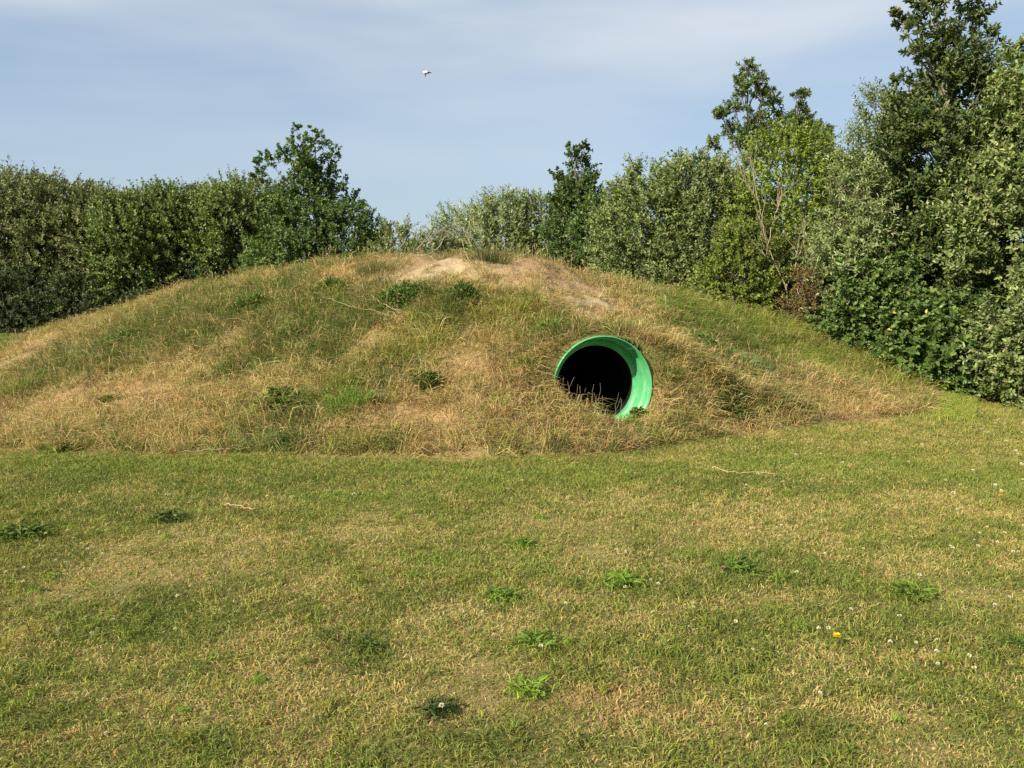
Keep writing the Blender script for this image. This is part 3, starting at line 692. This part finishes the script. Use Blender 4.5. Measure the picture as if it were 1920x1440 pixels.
# bare, pale forked branches in front of the yellow green tree
def deadshrub():
    y0 = 13.7; b = at_y(1478, 590, y0)
    root = thing('dead_shrub', 'bare pale forked branches of a dead shrub in front of the yellow green tree', 'dead shrub', (b[0], y0, b[2]))
    def q(px, py, dy=0): return at_y(px, py, y0 + dy) - b
    L = []
    def br(pts, r0, r1):
        P = np.array([q(*p) for p in pts]); t = np.linspace(0, len(P) - 1, len(P) * 4)
        P = np.stack([np.interp(t, np.arange(len(P)), P[:, i]) for i in range(3)], -1); P[1:-1] += rng.standard_normal((len(P) - 2, 3)) * .008
        L.append((P, np.linspace(r0, r1, len(P))))
        for k in range(len(P) // 2):
            i = int(rng.integers(len(P) // 3, len(P))); d = norm((P[min(i + 1, len(P) - 1)] - P[i - 1])[None])[0] + rng.standard_normal(3) * .5
            L.append((wander(P[i], P[i] + norm((d + np.array([0, 0, .4]))[None])[0] * (.2 + .35 * rng.random()), 5, .04), np.linspace(r1 * .8 + .003, .002, 5)))
    br([(1478,600),(1474,540),(1455,500),(1440,460),(1430,420),(1422,375),(1400,345),(1388,322)], .014, .004)
    br([(1440,460),(1448,420),(1458,395),(1462,370)], .009, .005)
    br([(1422,375),(1412,330),(1408,300)], .010, .004)
    br([(1474,540),(1490,505),(1494,470)], .013, .006)
    br([(1455,500),(1430,475),(1412,455)], .012, .004)
    br([(1490,505),(1505,460),(1512,420)], .012, .004)
    br([(1500,640,-.3),(1498,600,-.2),(1496,560),(1494,520)], .014, .006)
    obj('branches', tubes('dead_shrub_branches', L, M_PALEBARK, 6), root)
deadshrub()
def deadpile():
    y0 = 17.5; b = at_y(850, 470, y0)
    root = thing('dead_branches', 'grey dead branches arching over just behind the hilltop', 'dead branches', (b[0], y0, b[2]))
    L = []
    for (a, m_, c) in [((800,460),(835,425),(895,450)), ((790,455),(850,418),(880,440)), ((815,470),(840,440),(870,428)), ((850,430),(880,440),(905,470)), ((805,440),(830,432),(860,436)), ((780,470),(800,445),(815,430)), ((835,450),(860,447),(890,462))]:
        P = np.array([at_y(*a, y0), at_y(*m_, y0 + .2), at_y(*c, y0 + .1)]) - b
        t = np.linspace(0, 2, 12); P = np.stack([np.interp(t, [0, 1, 2], P[:, i]) for i in range(3)], -1)
        P[1:-1] = (P[:-2] + P[1:-1] * 2 + P[2:]) / 4
        L.append((P + rng.standard_normal(P.shape) * .01, np.linspace(.013, .005, 12)))
        for k in range(5):
            i = int(rng.integers(2, 11)); L.append((wander(P[i], P[i] + rng.standard_normal(3) * .25 + np.array([0, 0, .1]), 5, .05), np.linspace(.005, .002, 5)))
    obj('branches', tubes('dead_branches', L, simple_mat('grey_dead_wood', (.20, .18, .15), (.30, .27, .22), 20, .9), 6), root)
deadpile()

# ------------------------------------------------------------------ the green tunnel pipe
def pipe():
    root = thing('tunnel_pipe', 'large bright green plastic tunnel pipe set into the grassy mound, dark inside', 'tunnel pipe', tuple(PC))
    root.rotation_euler = (0, 0, YAW)
    def lathe(name, prof_, mat, seg=128):
        pr = np.array(prof_); k = len(pr); ph = np.arange(seg) / seg * TAU
        V = np.stack([pr[:, 1][:, None] * np.cos(ph)[None], np.repeat(pr[:, 0][:, None], seg, 1), pr[:, 1][:, None] * np.sin(ph)[None]], -1).reshape(-1, 3)
        i = np.arange(k - 1)[:, None] * seg + np.arange(seg)[None]; j = np.arange(k - 1)[:, None] * seg + (np.arange(seg)[None] + 1) % seg
        Q = np.stack([i, i + seg, j + seg, j], -1).reshape(-1, 4)
        return raw_mesh(name, V, np.full(len(Q), 4), Q.ravel(), [mat], None, True)
    m = bpy.data.materials.new('green_plastic'); m.use_nodes = True; t = m.node_tree; p = t.nodes['Principled BSDF']
    tcn = t.nodes.new('ShaderNodeTexCoord')
    n1 = t.nodes.new('ShaderNodeTexNoise'); n1.inputs['Scale'].default_value = 6; n1.inputs['Detail'].default_value = 8; n1.inputs['Roughness'].default_value = .7
    mpn = t.nodes.new('ShaderNodeMapping'); mpn.inputs['Scale'].default_value = (1, 5, 1)
    r = t.nodes.new('ShaderNodeMapRange'); r.inputs[1].default_value = .35; r.inputs[2].default_value = .75
    mxn = t.nodes.new('ShaderNodeMix'); mxn.data_type = 'RGBA'; mxn.inputs[6].default_value = (.030, .30, .095, 1); mxn.inputs[7].default_value = (.14, .42, .22, 1)
    t.links.new(tcn.outputs['Object'], mpn.inputs[0]); t.links.new(mpn.outputs[0], n1.inputs['Vector']); t.links.new(n1.outputs['Fac'], r.inputs[0]); t.links.new(r.outputs[0], mxn.inputs[0])
    # dust, dried mud and scuffs
    n3 = t.nodes.new('ShaderNodeTexNoise'); n3.inputs['Scale'].default_value = 11; n3.inputs['Detail'].default_value = 9; n3.inputs['Roughness'].default_value = .75
    r3 = t.nodes.new('ShaderNodeMapRange'); r3.inputs[1].default_value = .52; r3.inputs[2].default_value = .72; r3.inputs[4].default_value = .55
    m3 = t.nodes.new('ShaderNodeMix'); m3.data_type = 'RGBA'; m3.inputs[7].default_value = (.21, .27, .14, 1)
    t.links.new(tcn.outputs['Object'], n3.inputs['Vector']); t.links.new(n3.outputs['Fac'], r3.inputs[0]); t.links.new(r3.outputs[0], m3.inputs[0])
    t.links.new(mxn.outputs[2], m3.inputs[6]); t.links.new(m3.outputs[2], p.inputs['Base Color'])
    n2 = t.nodes.new('ShaderNodeTexNoise'); n2.inputs['Scale'].default_value = 28; n2.inputs['Detail'].default_value = 6
    t.links.new(tcn.outputs['Object'], n2.inputs['Vector'])
    rr = t.nodes.new('ShaderNodeMapRange'); rr.inputs[1].default_value = .3; rr.inputs[2].default_value = .7; rr.inputs[3].default_value = .22; rr.inputs[4].default_value = .5
    t.links.new(n2.outputs['Fac'], rr.inputs[0]); t.links.new(rr.outputs[0], p.inputs['Roughness'])
    b = t.nodes.new('ShaderNodeBump'); b.inputs['Strength'].default_value = .25; b.inputs['Distance'].default_value = .01
    t.links.new(n1.outputs['Fac'], b.inputs['Height']); t.links.new(b.outputs[0], p.inputs['Normal'])
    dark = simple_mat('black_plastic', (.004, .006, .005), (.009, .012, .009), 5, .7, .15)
    pale = simple_mat('weathered_green_edge', (.16, .40, .24), (.30, .48, .36), 12, .6, .3)
    obj('collar', lathe('collar', [(.70, .578), (.02, .578), (.014, .576), (.010, .566), (.13, .560), (.150, .550), (.160, .532), (.20, .522), (.27, .512), (.30, .500), (.312, .452)], m), root)
    obj('rim', lathe('rim', [(.020, .5795), (.004, .5795), (-.002, .5775), (-.005, .572), (-.002, .567), (.010, .5655), (.020, .5650)], m), root)
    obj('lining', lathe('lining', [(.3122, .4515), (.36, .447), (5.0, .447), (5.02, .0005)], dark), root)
pipe()

# dead stems and small shoots standing before the mouth
def mouth_weeds():
    n = 30; lat = rng.uniform(-.5, .12, n); axl = rng.uniform(-.25, -.06, n)
    p = PC[None] + SIDE[None] * lat[:, None] + AX[None] * axl[:, None]
    z = H(p[:, 0], p[:, 1]); L = []
    for i in range(n):
        h = .14 + .20 * rng.random() if i > 3 else [.44, .38, .40, .30][i]
        b = np.array([p[i, 0], p[i, 1], z[i] - .01]); e = b + np.array([rng.normal() * .06 + (.08 if i < 2 else -.04 if i == 2 else 0), rng.normal() * .03, h])
        L.append((wander(b, e, 6, .02), np.linspace(.0034, .0018, 6)))
    c = p.mean(0); c[2] = z.mean()
    root = thing('dead_weeds', 'dark dead weed stems standing across the dark mouth of the green pipe', 'weeds', tuple(c))
    obj('stems', tubes('dead_weed_stems', [(P - c, r) for P, r in L], simple_mat('dead_stem', (.13, .11, .08), (.24, .20, .14), 30, .9), 5), root)
    n = 260; k = rng.integers(0, 30, n)
    P = p[k] + rng.standard_normal((n, 3)) * .03; P[:, 2] = z[k] + rng.random(n) * .10
    C = np.where(rng.random(n)[:, None] < .5, ST[None], GB[None]) * (.7 + .5 * rng.random(n))[:, None]
    obj('leaf', leaf_mesh('dead_weed_leaves', P - c, norm(rng.standard_normal((n, 3)) + np.array([0, -.2, .6])), norm(rng.standard_normal((n, 3))), .025 + .03 * rng.random(n), .008 + .008 * rng.random(n), C), root)
mouth_weeds()

# ------------------------------------------------------------------ weeds
def join(a_, b_):
    """two blade or leaf arrays are built apart and joined into one mesh"""
    import bmesh
    bm = bmesh.new(); bm.from_mesh(a_); bm.from_mesh(b_); bm.to_mesh(a_); bm.free(); return a_
def rosette(name, label, px, py, rx, nl, col, lift=.25, long_=.9, group=None, cat='weed', wr=.11):
    c = ground_pt(px, py); c[2] = max(float(H(c[:1], c[1:2])[0]), 0) + .003
    col = (col[0] * 1.55 + .015, col[1] * 1.25 + .01, col[2] * .8)
    R = rx / F * c[1]; n = nl * (3 if lift < .5 else 4)
    a = rng.random(n) * TAU; el_ = lift * (.4 + 1.6 * rng.random(n)) + .12
    D = norm(np.stack([np.cos(a), np.sin(a), el_], -1)); Lf = R * long_ * (.22 + .42 * rng.random(n))
    P = rng.standard_normal((n, 3)) * np.array([R * .34, R * .30, 0]); P[:, 2] = .006 + .022 * rng.random(n)
    P[:, 2] += H(P[:, 0] + c[0], P[:, 1] + c[1]).clip(0) - max(c[2] - .003, 0)
    C = np.array(col)[None] * 1.0 * (.6 + .8 * rng.random(n))[:, None]
    if lift > .45:     # leafy clump: leaves all through a low dome
        k2 = 4; n *= k2; a = rng.random(n) * TAU; rr = np.sqrt(rng.random(n)); P = np.stack([np.cos(a) * rr ** 1.5 * R * 1.1, np.sin(a) * rr ** 1.5 * R * .7, (1 - rr ** 2) * (R * .55 + .05) * lift * rng.random(n) ** .7 + .045], -1)
        P[:, :2] += rng.standard_normal((n, 2)) * R * .22; P[:, 2] += H(P[:, 0] + c[0], P[:, 1] + c[1]) - max(c[2] - .003, 0)
        D = norm(np.stack([np.cos(a) * .7, np.sin(a) * .7, .35 + 0 * a], -1) + rng.standard_normal((n, 3)) * .6); Lf = (.035 + .055 * rng.random(n)); el_ = .3 + 0 * a
        C = np.array(col)[None] * 1.1 * (.5 + 1.0 * rng.random(n))[:, None] * .88; yl = rng.random(n) < .05; C[yl] = ST
    NN = np.stack([-np.cos(a) * el_, -np.sin(a) * el_, np.ones(n)], -1) + rng.standard_normal((n, 3)) * .5
    l1 = leaf_mesh(name, P, D, NN, Lf, Lf * wr * 2 * (.6 + .8 * rng.random(n)), C, True, M_GRASS)
    m = nl * 6; Q = rng.standard_normal((m, 3)) * np.array([R * .5, R * .5, 0]); Q[:, 2] = H(Q[:, 0] + c[0], Q[:, 1] + c[1]).clip(0) - max(c[2] - .003, 0)
    l2 = blades(name, Q, lean(m, .6, .1), R * .25 + .04 * rng.random(m), np.full(m, .004), np.array(col)[None] * 1.4 * (.7 + .7 * rng.random(m))[:, None], .5 + 0 * Q[:, 0])
    o = obj(name, join(l1, l2), loc=tuple(c)); tag(o, label, cat, group)
    return o
LW = 'rosette weeds in the lawn'
for (px, py, rx, nl, col, lab) in [
 (985,1023,36,24,(.075,.15,.035),'flat green rosette weed in the lawn nearest below the middle of the mound'),
 (1165,1095,48,26,(.085,.18,.04),'bright green long leaved weed with thin pale stalks, below the pipe'),
 (938,1122,44,26,(.07,.15,.035),'green dandelion clump left of the bright one below the pipe'),
 (690,1216,38,20,(.05,.10,.035),'dark green rosette left of the lawn middle, low in the photo'),
 (1003,1208,50,30,(.07,.15,.035),'spreading green rosette in the middle of the near lawn'),
 (990,1300,50,30,(.10,.20,.045),'bright green rosette between the spreading one and the bottom edge'),
 (820,1336,46,30,(.030,.065,.035),'blue dark green thistle rosette near the bottom middle'),
 (315,975,44,26,(.035,.08,.025),'dark green clump in the left lawn below the dock'),
 (40,1005,60,34,(.05,.105,.03),'wide dark weed patch at the left edge of the lawn'),
 (1380,1068,50,28,(.055,.12,.035),'green clover patch with a pink flower beside it'),
 (1715,1118,60,30,(.07,.14,.035),'broad green weed patch in the right lawn'),
 (1905,1212,40,26,(.045,.10,.03),'dark green weed at the right edge of the lawn'),
 (610,1198,24,14,(.06,.11,.05),'small grey green rosette left of the dark rosette in the lawn'),
 (1500,1180,26,12,(.08,.15,.04),'tiny green rosette left of the yellow flower')]:
    rosette('rosette_weed', lab, px, py, rx, nl, col, group=LW)
rw_ = random.Random(9)
for i in range(34):
    rosette('small_weed', 'tiny flat green weed half hidden in the mown lawn', rw_.uniform(20, 1900), rw_.uniform(880, 1420), rw_.uniform(10, 20), 7, (.07 + .03 * rw_.random(), .13 + .05 * rw_.random(), .035), group='tiny weeds in the lawn', long_=1.1)
HW = 'dark green weeds on the mound'
for (px, py, rx, nl, col, lift, lab) in [
 (750,572,44,110,(.045,.115,.03),.9,'largest dark green thistle clump high on the mound, left of the bare soil'),
 (868,562,30,70,(.04,.11,.04),1.0,'smaller dark blue green thistle clump right below the bare soil'),
 (465,588,38,70,(.055,.12,.035),.9,'leafy weed high on the left shoulder of the mound'),
 (1320,658,38,80,(.06,.14,.04),.9,'dark green clump on the right of the mound, beyond the pipe'),
 (200,752,28,24,(.065,.12,.035),.35,'dark dock plant low on the left of the mound'),
 (118,842,42,24,(.08,.15,.035),.3,'green dock clump where the left mound meets the lawn'),
 (1375,758,34,40,(.045,.10,.035),.7,'dark low clump right of the pipe near the foot of the mound'),
 (525,765,36,50,(.07,.15,.045),.8,'green weed left of the bright grass tuft on the mound'),
 (1030,628,26,34,(.08,.17,.04),.8,'fresh green weed just above and left of the pipe'),
 (620,548,26,50,(.06,.12,.03),.9,'dull green weed near the crest left of the largest thistle clump'),
 (800,725,20,26,(.06,.12,.035),.7,'small weed in the middle of the mound left of the pipe'),
 (240,645,46,60,(.05,.11,.035),.6,'broad dark green patch of weeds high on the left of the mound'),
 (22,835,34,22,(.09,.16,.04),.3,'leafy green weed at the left edge where mound meets lawn'),
 (1194,787,9,14,(.08,.16,.04),.8,'small green weed growing against the lower right rim of the pipe')]:
    rosette('leafy_weed', lab, px, py, rx, nl, col, lift=lift, long_=.8, group=HW, wr=.15)

def tuft(label, px, py, rx, h, n, col, name='grass_tuft', group='green grass tufts on the mound'):
    c = ground_pt(px, py); c[2] = max(float(H(c[:1], c[1:2])[0]), 0)
    R = rx / F * c[1]
    P = rng.standard_normal((n, 3)) * np.array([R * .55, R * .35, 0]); P[:, 2] = H(P[:, 0] + c[0], P[:, 1] + c[1]) - c[2]
    D = norm(np.stack([P[:, 0] / R * .5, P[:, 1] / R * .5, np.ones(n)], -1) + rng.standard_normal((n, 3)) * .18)
    o = obj(name, blades(name, P, D, h * (.6 + .6 * rng.random(n)), .004 + .003 * rng.random(n), np.array(col)[None] * (.7 + .6 * rng.random(n))[:, None], .3 + .5 * rng.random(n)), loc=tuple(c))
    tag(o, label, 'grass tuft', group)
for (lab, px, py, rx, h, n, col) in [
 ('bright green upright grass tuft low in the middle of the mound', 645, 765, 42, .26, 700, (.17,.29,.05)),
 ('green grass tuft at the foot of the mound below the bright one', 530, 835, 40, .20, 500, (.10,.19,.05)),
 ('pale blue green grass tuft on the right slope above the dark clump', 1400, 690, 38, .26, 600, (.14,.22,.07)),
 ('dull green grass tuft on the lower right slope', 1468, 755, 34, .22, 500, (.11,.17,.045)),
 ('yellow green grass tuft high on the mound left of the thistles', 628, 560, 22, .26, 140, (.28,.30,.08)),
 ('dark grass tuft on the very crest between the two bare patches', 915, 490, 32, .30, 420, (.10,.12,.04)),
 ('olive grass tuft on the crest left of the bare soil', 700, 510, 40, .26, 420, (.13,.14,.04)),
 ('grass tuft growing over the right shoulder of the pipe', 1246, 668, 22, .16, 200, (.13,.17,.045)),
 ('yellow green grass tuft at the far left of the mound', 20, 745, 40, .30, 420, (.22,.24,.06))]:
    tuft(lab, px, py, rx, h, n, col)
# tall fresh grass under the thicket along the right slope
def fringe():
    n = 62000; s = rng.random(n)
    pxs = np.interp(s, [0, .25, .5, .75, 1], [1230, 1380, 1530, 1680, 1840]); u = (pxs - 960) / F
    zc, yc = ridge(u); y = yc - .45 + rng.standard_normal(n) * .40 - 1.0 * rng.random(n) ** 1.5; x = u * y
    z = np.maximum(H(x, y), 0)
    cc = np.where((rng.random(n) < .35 + .5 * s)[:, None], GY[None] * 1.15, np.array([[.17, .33, .06]])) * (.7 + .6 * rng.random(n))[:, None]
    L = (.17 - .07 * s) * (.6 + .7 * rng.random(n))
    o = obj('tall_green_grass', blades('tall_green_grass', np.stack([x, y, z], -1), lean(n, .35), L, .004 + .003 * rng.random(n), cc, .4 + .5 * rng.random(n)))
    tag(o, 'fresh bright green grass strip along the foot of the right thicket', 'grass', kind='stuff')
fringe()
def nettles():
    for (px, py, lab) in [(1640,700,'yellow green leafy ground plant under the willow shrub'), (1760,738,'bright yellow green nettle clump at the foot of the tallest tree'), (1815,742,'bright leafy ground plant beside the nettle clump near the right edge')]:
        c = ground_pt(px, py); c = np.array([c[0], min(c[1], 11.9), 0]); c[2] = max(float(H(c[:1], c[1:2])[0]), 0); n = 420
        P = rng.standard_normal((n, 3)) * np.array([.28, .12, 0]); P[:, 2] = .02 + .16 * rng.random(n)
        root = thing('ground_plant', lab, 'weed', tuple(c), 'bright ground plants under the thicket')
        obj('leaves', leaf_mesh('ground_plant', P, norm(rng.standard_normal((n, 3)) * np.array([1, 1, .4])), norm(rng.standard_normal((n, 3)) * .5 + np.array([0, 0, 1])), .05 + .04 * rng.random(n), .03 + .02 * rng.random(n), np.array((.20,.32,.04))[None] * (.6 + .7 * rng.random(n))[:, None], True), root)
        obj('stems', tubes('ground_plant_stems', [(wander(P[i] * np.array([1, 1, 0]), P[i], 3, .01), [.003, .002, .0015]) for i in range(0, n, 8)], M_BARK, 4), root)
nettles()

# ------------------------------------------------------------------ flowers
def ball(c, r, squash=1.0, seg=8):
    th = np.linspace(0, math.pi, seg // 2 + 2); ph = np.arange(seg) / seg * TAU
    V = np.stack([np.outer(np.sin(th), np.cos(ph)), np.outer(np.sin(th), np.sin(ph)), np.outer(np.cos(th), np.ones(seg)) * squash], -1).reshape(-1, 3) * r + np.array(c)
    k = len(th); i = np.arange(k - 1)[:, None] * seg + np.arange(seg)[None]; j = np.arange(k - 1)[:, None] * seg + (np.arange(seg)[None] + 1) % seg
    return V, np.stack([i, i + seg, j + seg, j], -1).reshape(-1, 4)
def clover_mesh(col1, col2, name):
    # many small florets round a head, and a stem
    n = 70; V = rng.standard_normal((n, 3)); V = norm(V); V[:, 2] = np.abs(V[:, 2]) * .9 - .25
    c = np.array([0, 0, .066]); P = c + V * .004
    C = np.where(rng.random(n)[:, None] < .7, np.array(col1)[None], np.array(col2)[None]) * (.85 + .2 * rng.random(n))[:, None]
    me = leaf_mesh(name, P, V, norm(rng.standard_normal((n, 3))), np.full(n, .0095), np.full(n, .005), C)
    return me
M_STEM = simple_mat('green_stem', (.08, .13, .03), (.12, .18, .05), 20)
cl = clover_mesh((.78, .74, .60), (.50, .42, .26), 'clover_head')
stem_me = tubes('flower_stem', [(wander((0, 0, 0), (0, 0, .065), 4, .002), [.0012] * 4)], M_STEM, 5)
# distinct heads seen near, then scattered
spots = [(130,1140),(48,1108),(100,1068),(120,1072),(1230,1112),(1222,1106),(1295,1153),(1427,1116),(1495,1092),(1560,1198),(1754,1243),(1758,1260),(1814,1248),(1720,1218),(1760,1217),(310,1200),(190,1328),(202,1390),(568,1358),(515,1258),(545,950),(505,948),(668,945),(978,915),(150,940),(1300,1155),(1870,1155),(1890,1130),(165,1045),(190,1050),(130,1010),(1590,1160),(1668,1228),(1540,1200),(1620,1040),(1830,1010)]
r2 = random.Random(4)
while len(spots) < 150:
    if r2.random() < .62: px, py = 1920 - 560 * r2.random() ** 1.5, 800 + 260 * r2.random() ** 1.6
    elif r2.random() < .5: px, py = 360 * r2.random(), 880 + 330 * r2.random()
    else: px, py = 1920 * r2.random(), 880 + 540 * r2.random()
    spots.append((px, py))
for i, (px, py) in enumerate(spots):
    c = ground_pt(px, py)
    if is_hill(c[:1], c[1:2])[0]: continue
    o = obj('clover_flower', cl, loc=(c[0], c[1], 0)); s = r2.uniform(.55, .9) * (1.0 if py > 950 else 1.35)
    o.scale = (s, s, s); o.rotation_euler = (r2.uniform(-.3, .3), r2.uniform(-.3, .3), r2.uniform(0, 6))
    tag(o, 'small white clover head scattered in the short lawn grass', 'flower', 'white clover heads in the lawn')
    if py > 1100: obj('stem', stem_me, o)

def composite(label, px, py, r, petals, pcol, ccol, h, z0=None, name='dandelion_flower'):
    c = ground_pt(px, py) if z0 is None else z0
    root = thing(name, label, 'flower', tuple(c))
    a = rng.random(petals) * TAU; e = rng.random(petals) * 1.0
    D = np.stack([np.cos(a), np.sin(a), e], -1)
    P = np.zeros((petals, 3)); P[:, 2] = h
    C = np.array(pcol)[None] * (.85 + .25 * rng.random(petals))[:, None]
    obj('petals', leaf_mesh(name, P, D, norm(np.array([0, 0, 1.])[None] + rng.standard_normal((petals, 3)) * .2), r * (.7 + .3 * rng.random(petals)), np.full(petals, r * .28), C), root)
    obj('stem', tubes(name + '_stem', [(wander((0, 0, 0), (0, 0, h), 5, .004), [.002] * 5)], M_STEM, 6), root)
composite('single bright yellow dandelion flower in the right foreground lawn', 1568, 1212, .021, 90, (.90, .62, .015), (.7, .4, .01), .05)
composite('small orange yellow flower in the lawn near the right edge', 1876, 942, .02, 60, (.80, .42, .03), (.7, .3, .01), .05)
composite('pink clover flower at the left end of the clover patch', 1355, 1081, .018, 80, (.50, .14, .24), (.4, .1, .2), .05, name='pink_clover_flower')
composite('cluster of yellow ragwort flowers at the dark foot of the left hedge', 0, 0, .10, 120, (.60, .52, .03), (.4, .3, .0), .9, z0=np.array([*at_y(114, 570, 27.8)[:2], 0]), name='ragwort')

# pale dead stalks lying on the mound left of centre
def stalks():
    for lab, pts in [('pale dead flower stalk lying below the largest thistle clump', [(615, 577), (650, 590), (690, 600), (740, 612)]),
                     ('short bleached stalk lying right of the long one on the mound', [(695, 572), (720, 590), (752, 606)]),
                     ('thin pale straw lying on the lawn right of the pipe', [(1335, 885), (1360, 897), (1400, 897), (1450, 898)]),
                     ('thin pale straw on the left lawn', [(422, 960), (445, 962), (478, 972)]),
                     ('long bleached straw lying across the lower left slope', [(545, 797), (600, 808), (700, 808), (790, 800)]),
                     ('pale straw at the mown edge of the mound, left of centre', [(340, 858), (400, 853), (470, 850)])]:
        P = np.array([ground_pt(*p) for p in pts]); P[:, 2] = np.maximum(H(P[:, 0], P[:, 1]), 0) + (.13 if P[0, 1] > 8.2 else .055)
        c = P.mean(0); t = np.linspace(0, len(P) - 1, 14); Q = np.stack([np.interp(t, np.arange(len(P)), P[:, i]) for i in range(3)], -1) - c
        L = [(Q + rng.standard_normal(Q.shape) * .007, np.linspace(.0032, .0018, 14))]
        if P[0, 1] > 10:
            for k in range(9):
                i = int(rng.integers(4, 13)); L.append((wander(Q[i], Q[i] + rng.standard_normal(3) * np.array([.1, .06, .03]), 4, .01), np.linspace(.0022, .001, 4)))
        o = obj('dry_stalk', tubes('dry_stalk', L, simple_mat('bleached_straw', (.42, .33, .18), (.52, .43, .25), 30, .8), 5), loc=tuple(c)); tag(o, lab, 'stalk', 'dry stalks lying about')
stalks()

# ------------------------------------------------------------------ the gull
def bird():
    c = at_y(800, 136, 30)
    A = simple_mat('gull_white', (.75, .76, .78), (.85, .85, .85), 4); B = simple_mat('gull_grey', (.025, .03, .04), (.05, .055, .065), 4)
    # body, neck and bill run along +X; continuous loft
    xs = np.array([-.16, -.13, -.08, -.02, .04, .08, .105, .125, .15, .165, .175, .20, .235]); rr = np.array([0.014, .030, .052, .062, .055, .040, .026, .024, .026, .022, .010, .007, .002])
    zs = np.array([.012, .012, .010, .005, 0, 0, .002, .004, .004, .002, 0, -.002, -.004])
    seg = 12; ph = np.arange(seg) / seg * TAU
    V = [np.array([x, r * math.cos(a), z + r * .9 * math.sin(a)]) for x, r, z in zip(xs, rr, zs) for a in ph]
    Q = []; mi = []
    for i in range(len(xs) - 1):
        for j in range(seg):
            Q.append([i * seg + j, i * seg + (j + 1) % seg, (i + 1) * seg + (j + 1) % seg, (i + 1) * seg + j]); mi.append(0 if i < 4 else 1)
    sizes = [4] * len(Q)
    def wing(s, tipz, tipx):
        n0 = len(V); k = 7
        for i in range(k):
            t = i / (k - 1); ch = .075 * (1 - .85 * t ** 1.8); x0 = .05 + tipx * t; y = s * (.03 + .07 * t); z = .02 + tipz * t * (1 if t < .5 else 1) + .03 * math.sin(math.pi * t)
            for (dx, dz) in ((0, 0), (-ch * .4, .010 * (1 - t)), (-ch * 1.6, 0), (-ch * .4, -.004)):
                V.append(np.array([x0 + dx, y, z + dz]))
        for i in range(k - 1):
            for j in range(4):
                a = n0 + i * 4 + j; b = n0 + i * 4 + (j + 1) % 4; Q.append([a, b, b + 4, a + 4]); mi.append(1); sizes.append(4)
        Q.append([n0 + (k - 1) * 4 + j for j in range(4)]); mi.append(1); sizes.append(4)
    wing(-1, -.25, -.05); wing(1, .05, .02)
    n0 = len(V)
    for x, y, z in ((-.14, -.02, .014), (-.14, .02, .014), (-.18, .03, .012), (-.18, -.03, .012), (-.14, -.02, .006), (-.14, .02, .006), (-.18, .03, .008), (-.18, -.03, .008)): V.append(np.array([x, y, z]))
    for f in ((0, 1, 2, 3), (7, 6, 5, 4), (0, 3, 7, 4), (1, 5, 6, 2), (2, 6, 7, 3), (0, 4, 5, 1)): Q.append([n0 + i for i in f]); mi.append(0); sizes.append(4)
    me = raw_mesh('gull', np.array(V), sizes, np.concatenate(Q), [A, B], None, True, mi)
    o = obj('gull', me, loc=tuple(c)); o.rotation_euler = (math.radians(-12), math.radians(4), math.radians(-8)); o.scale = (.9,) * 3
    tag(o, 'white gull with dark wings flying right in the open sky', 'bird')
bird()
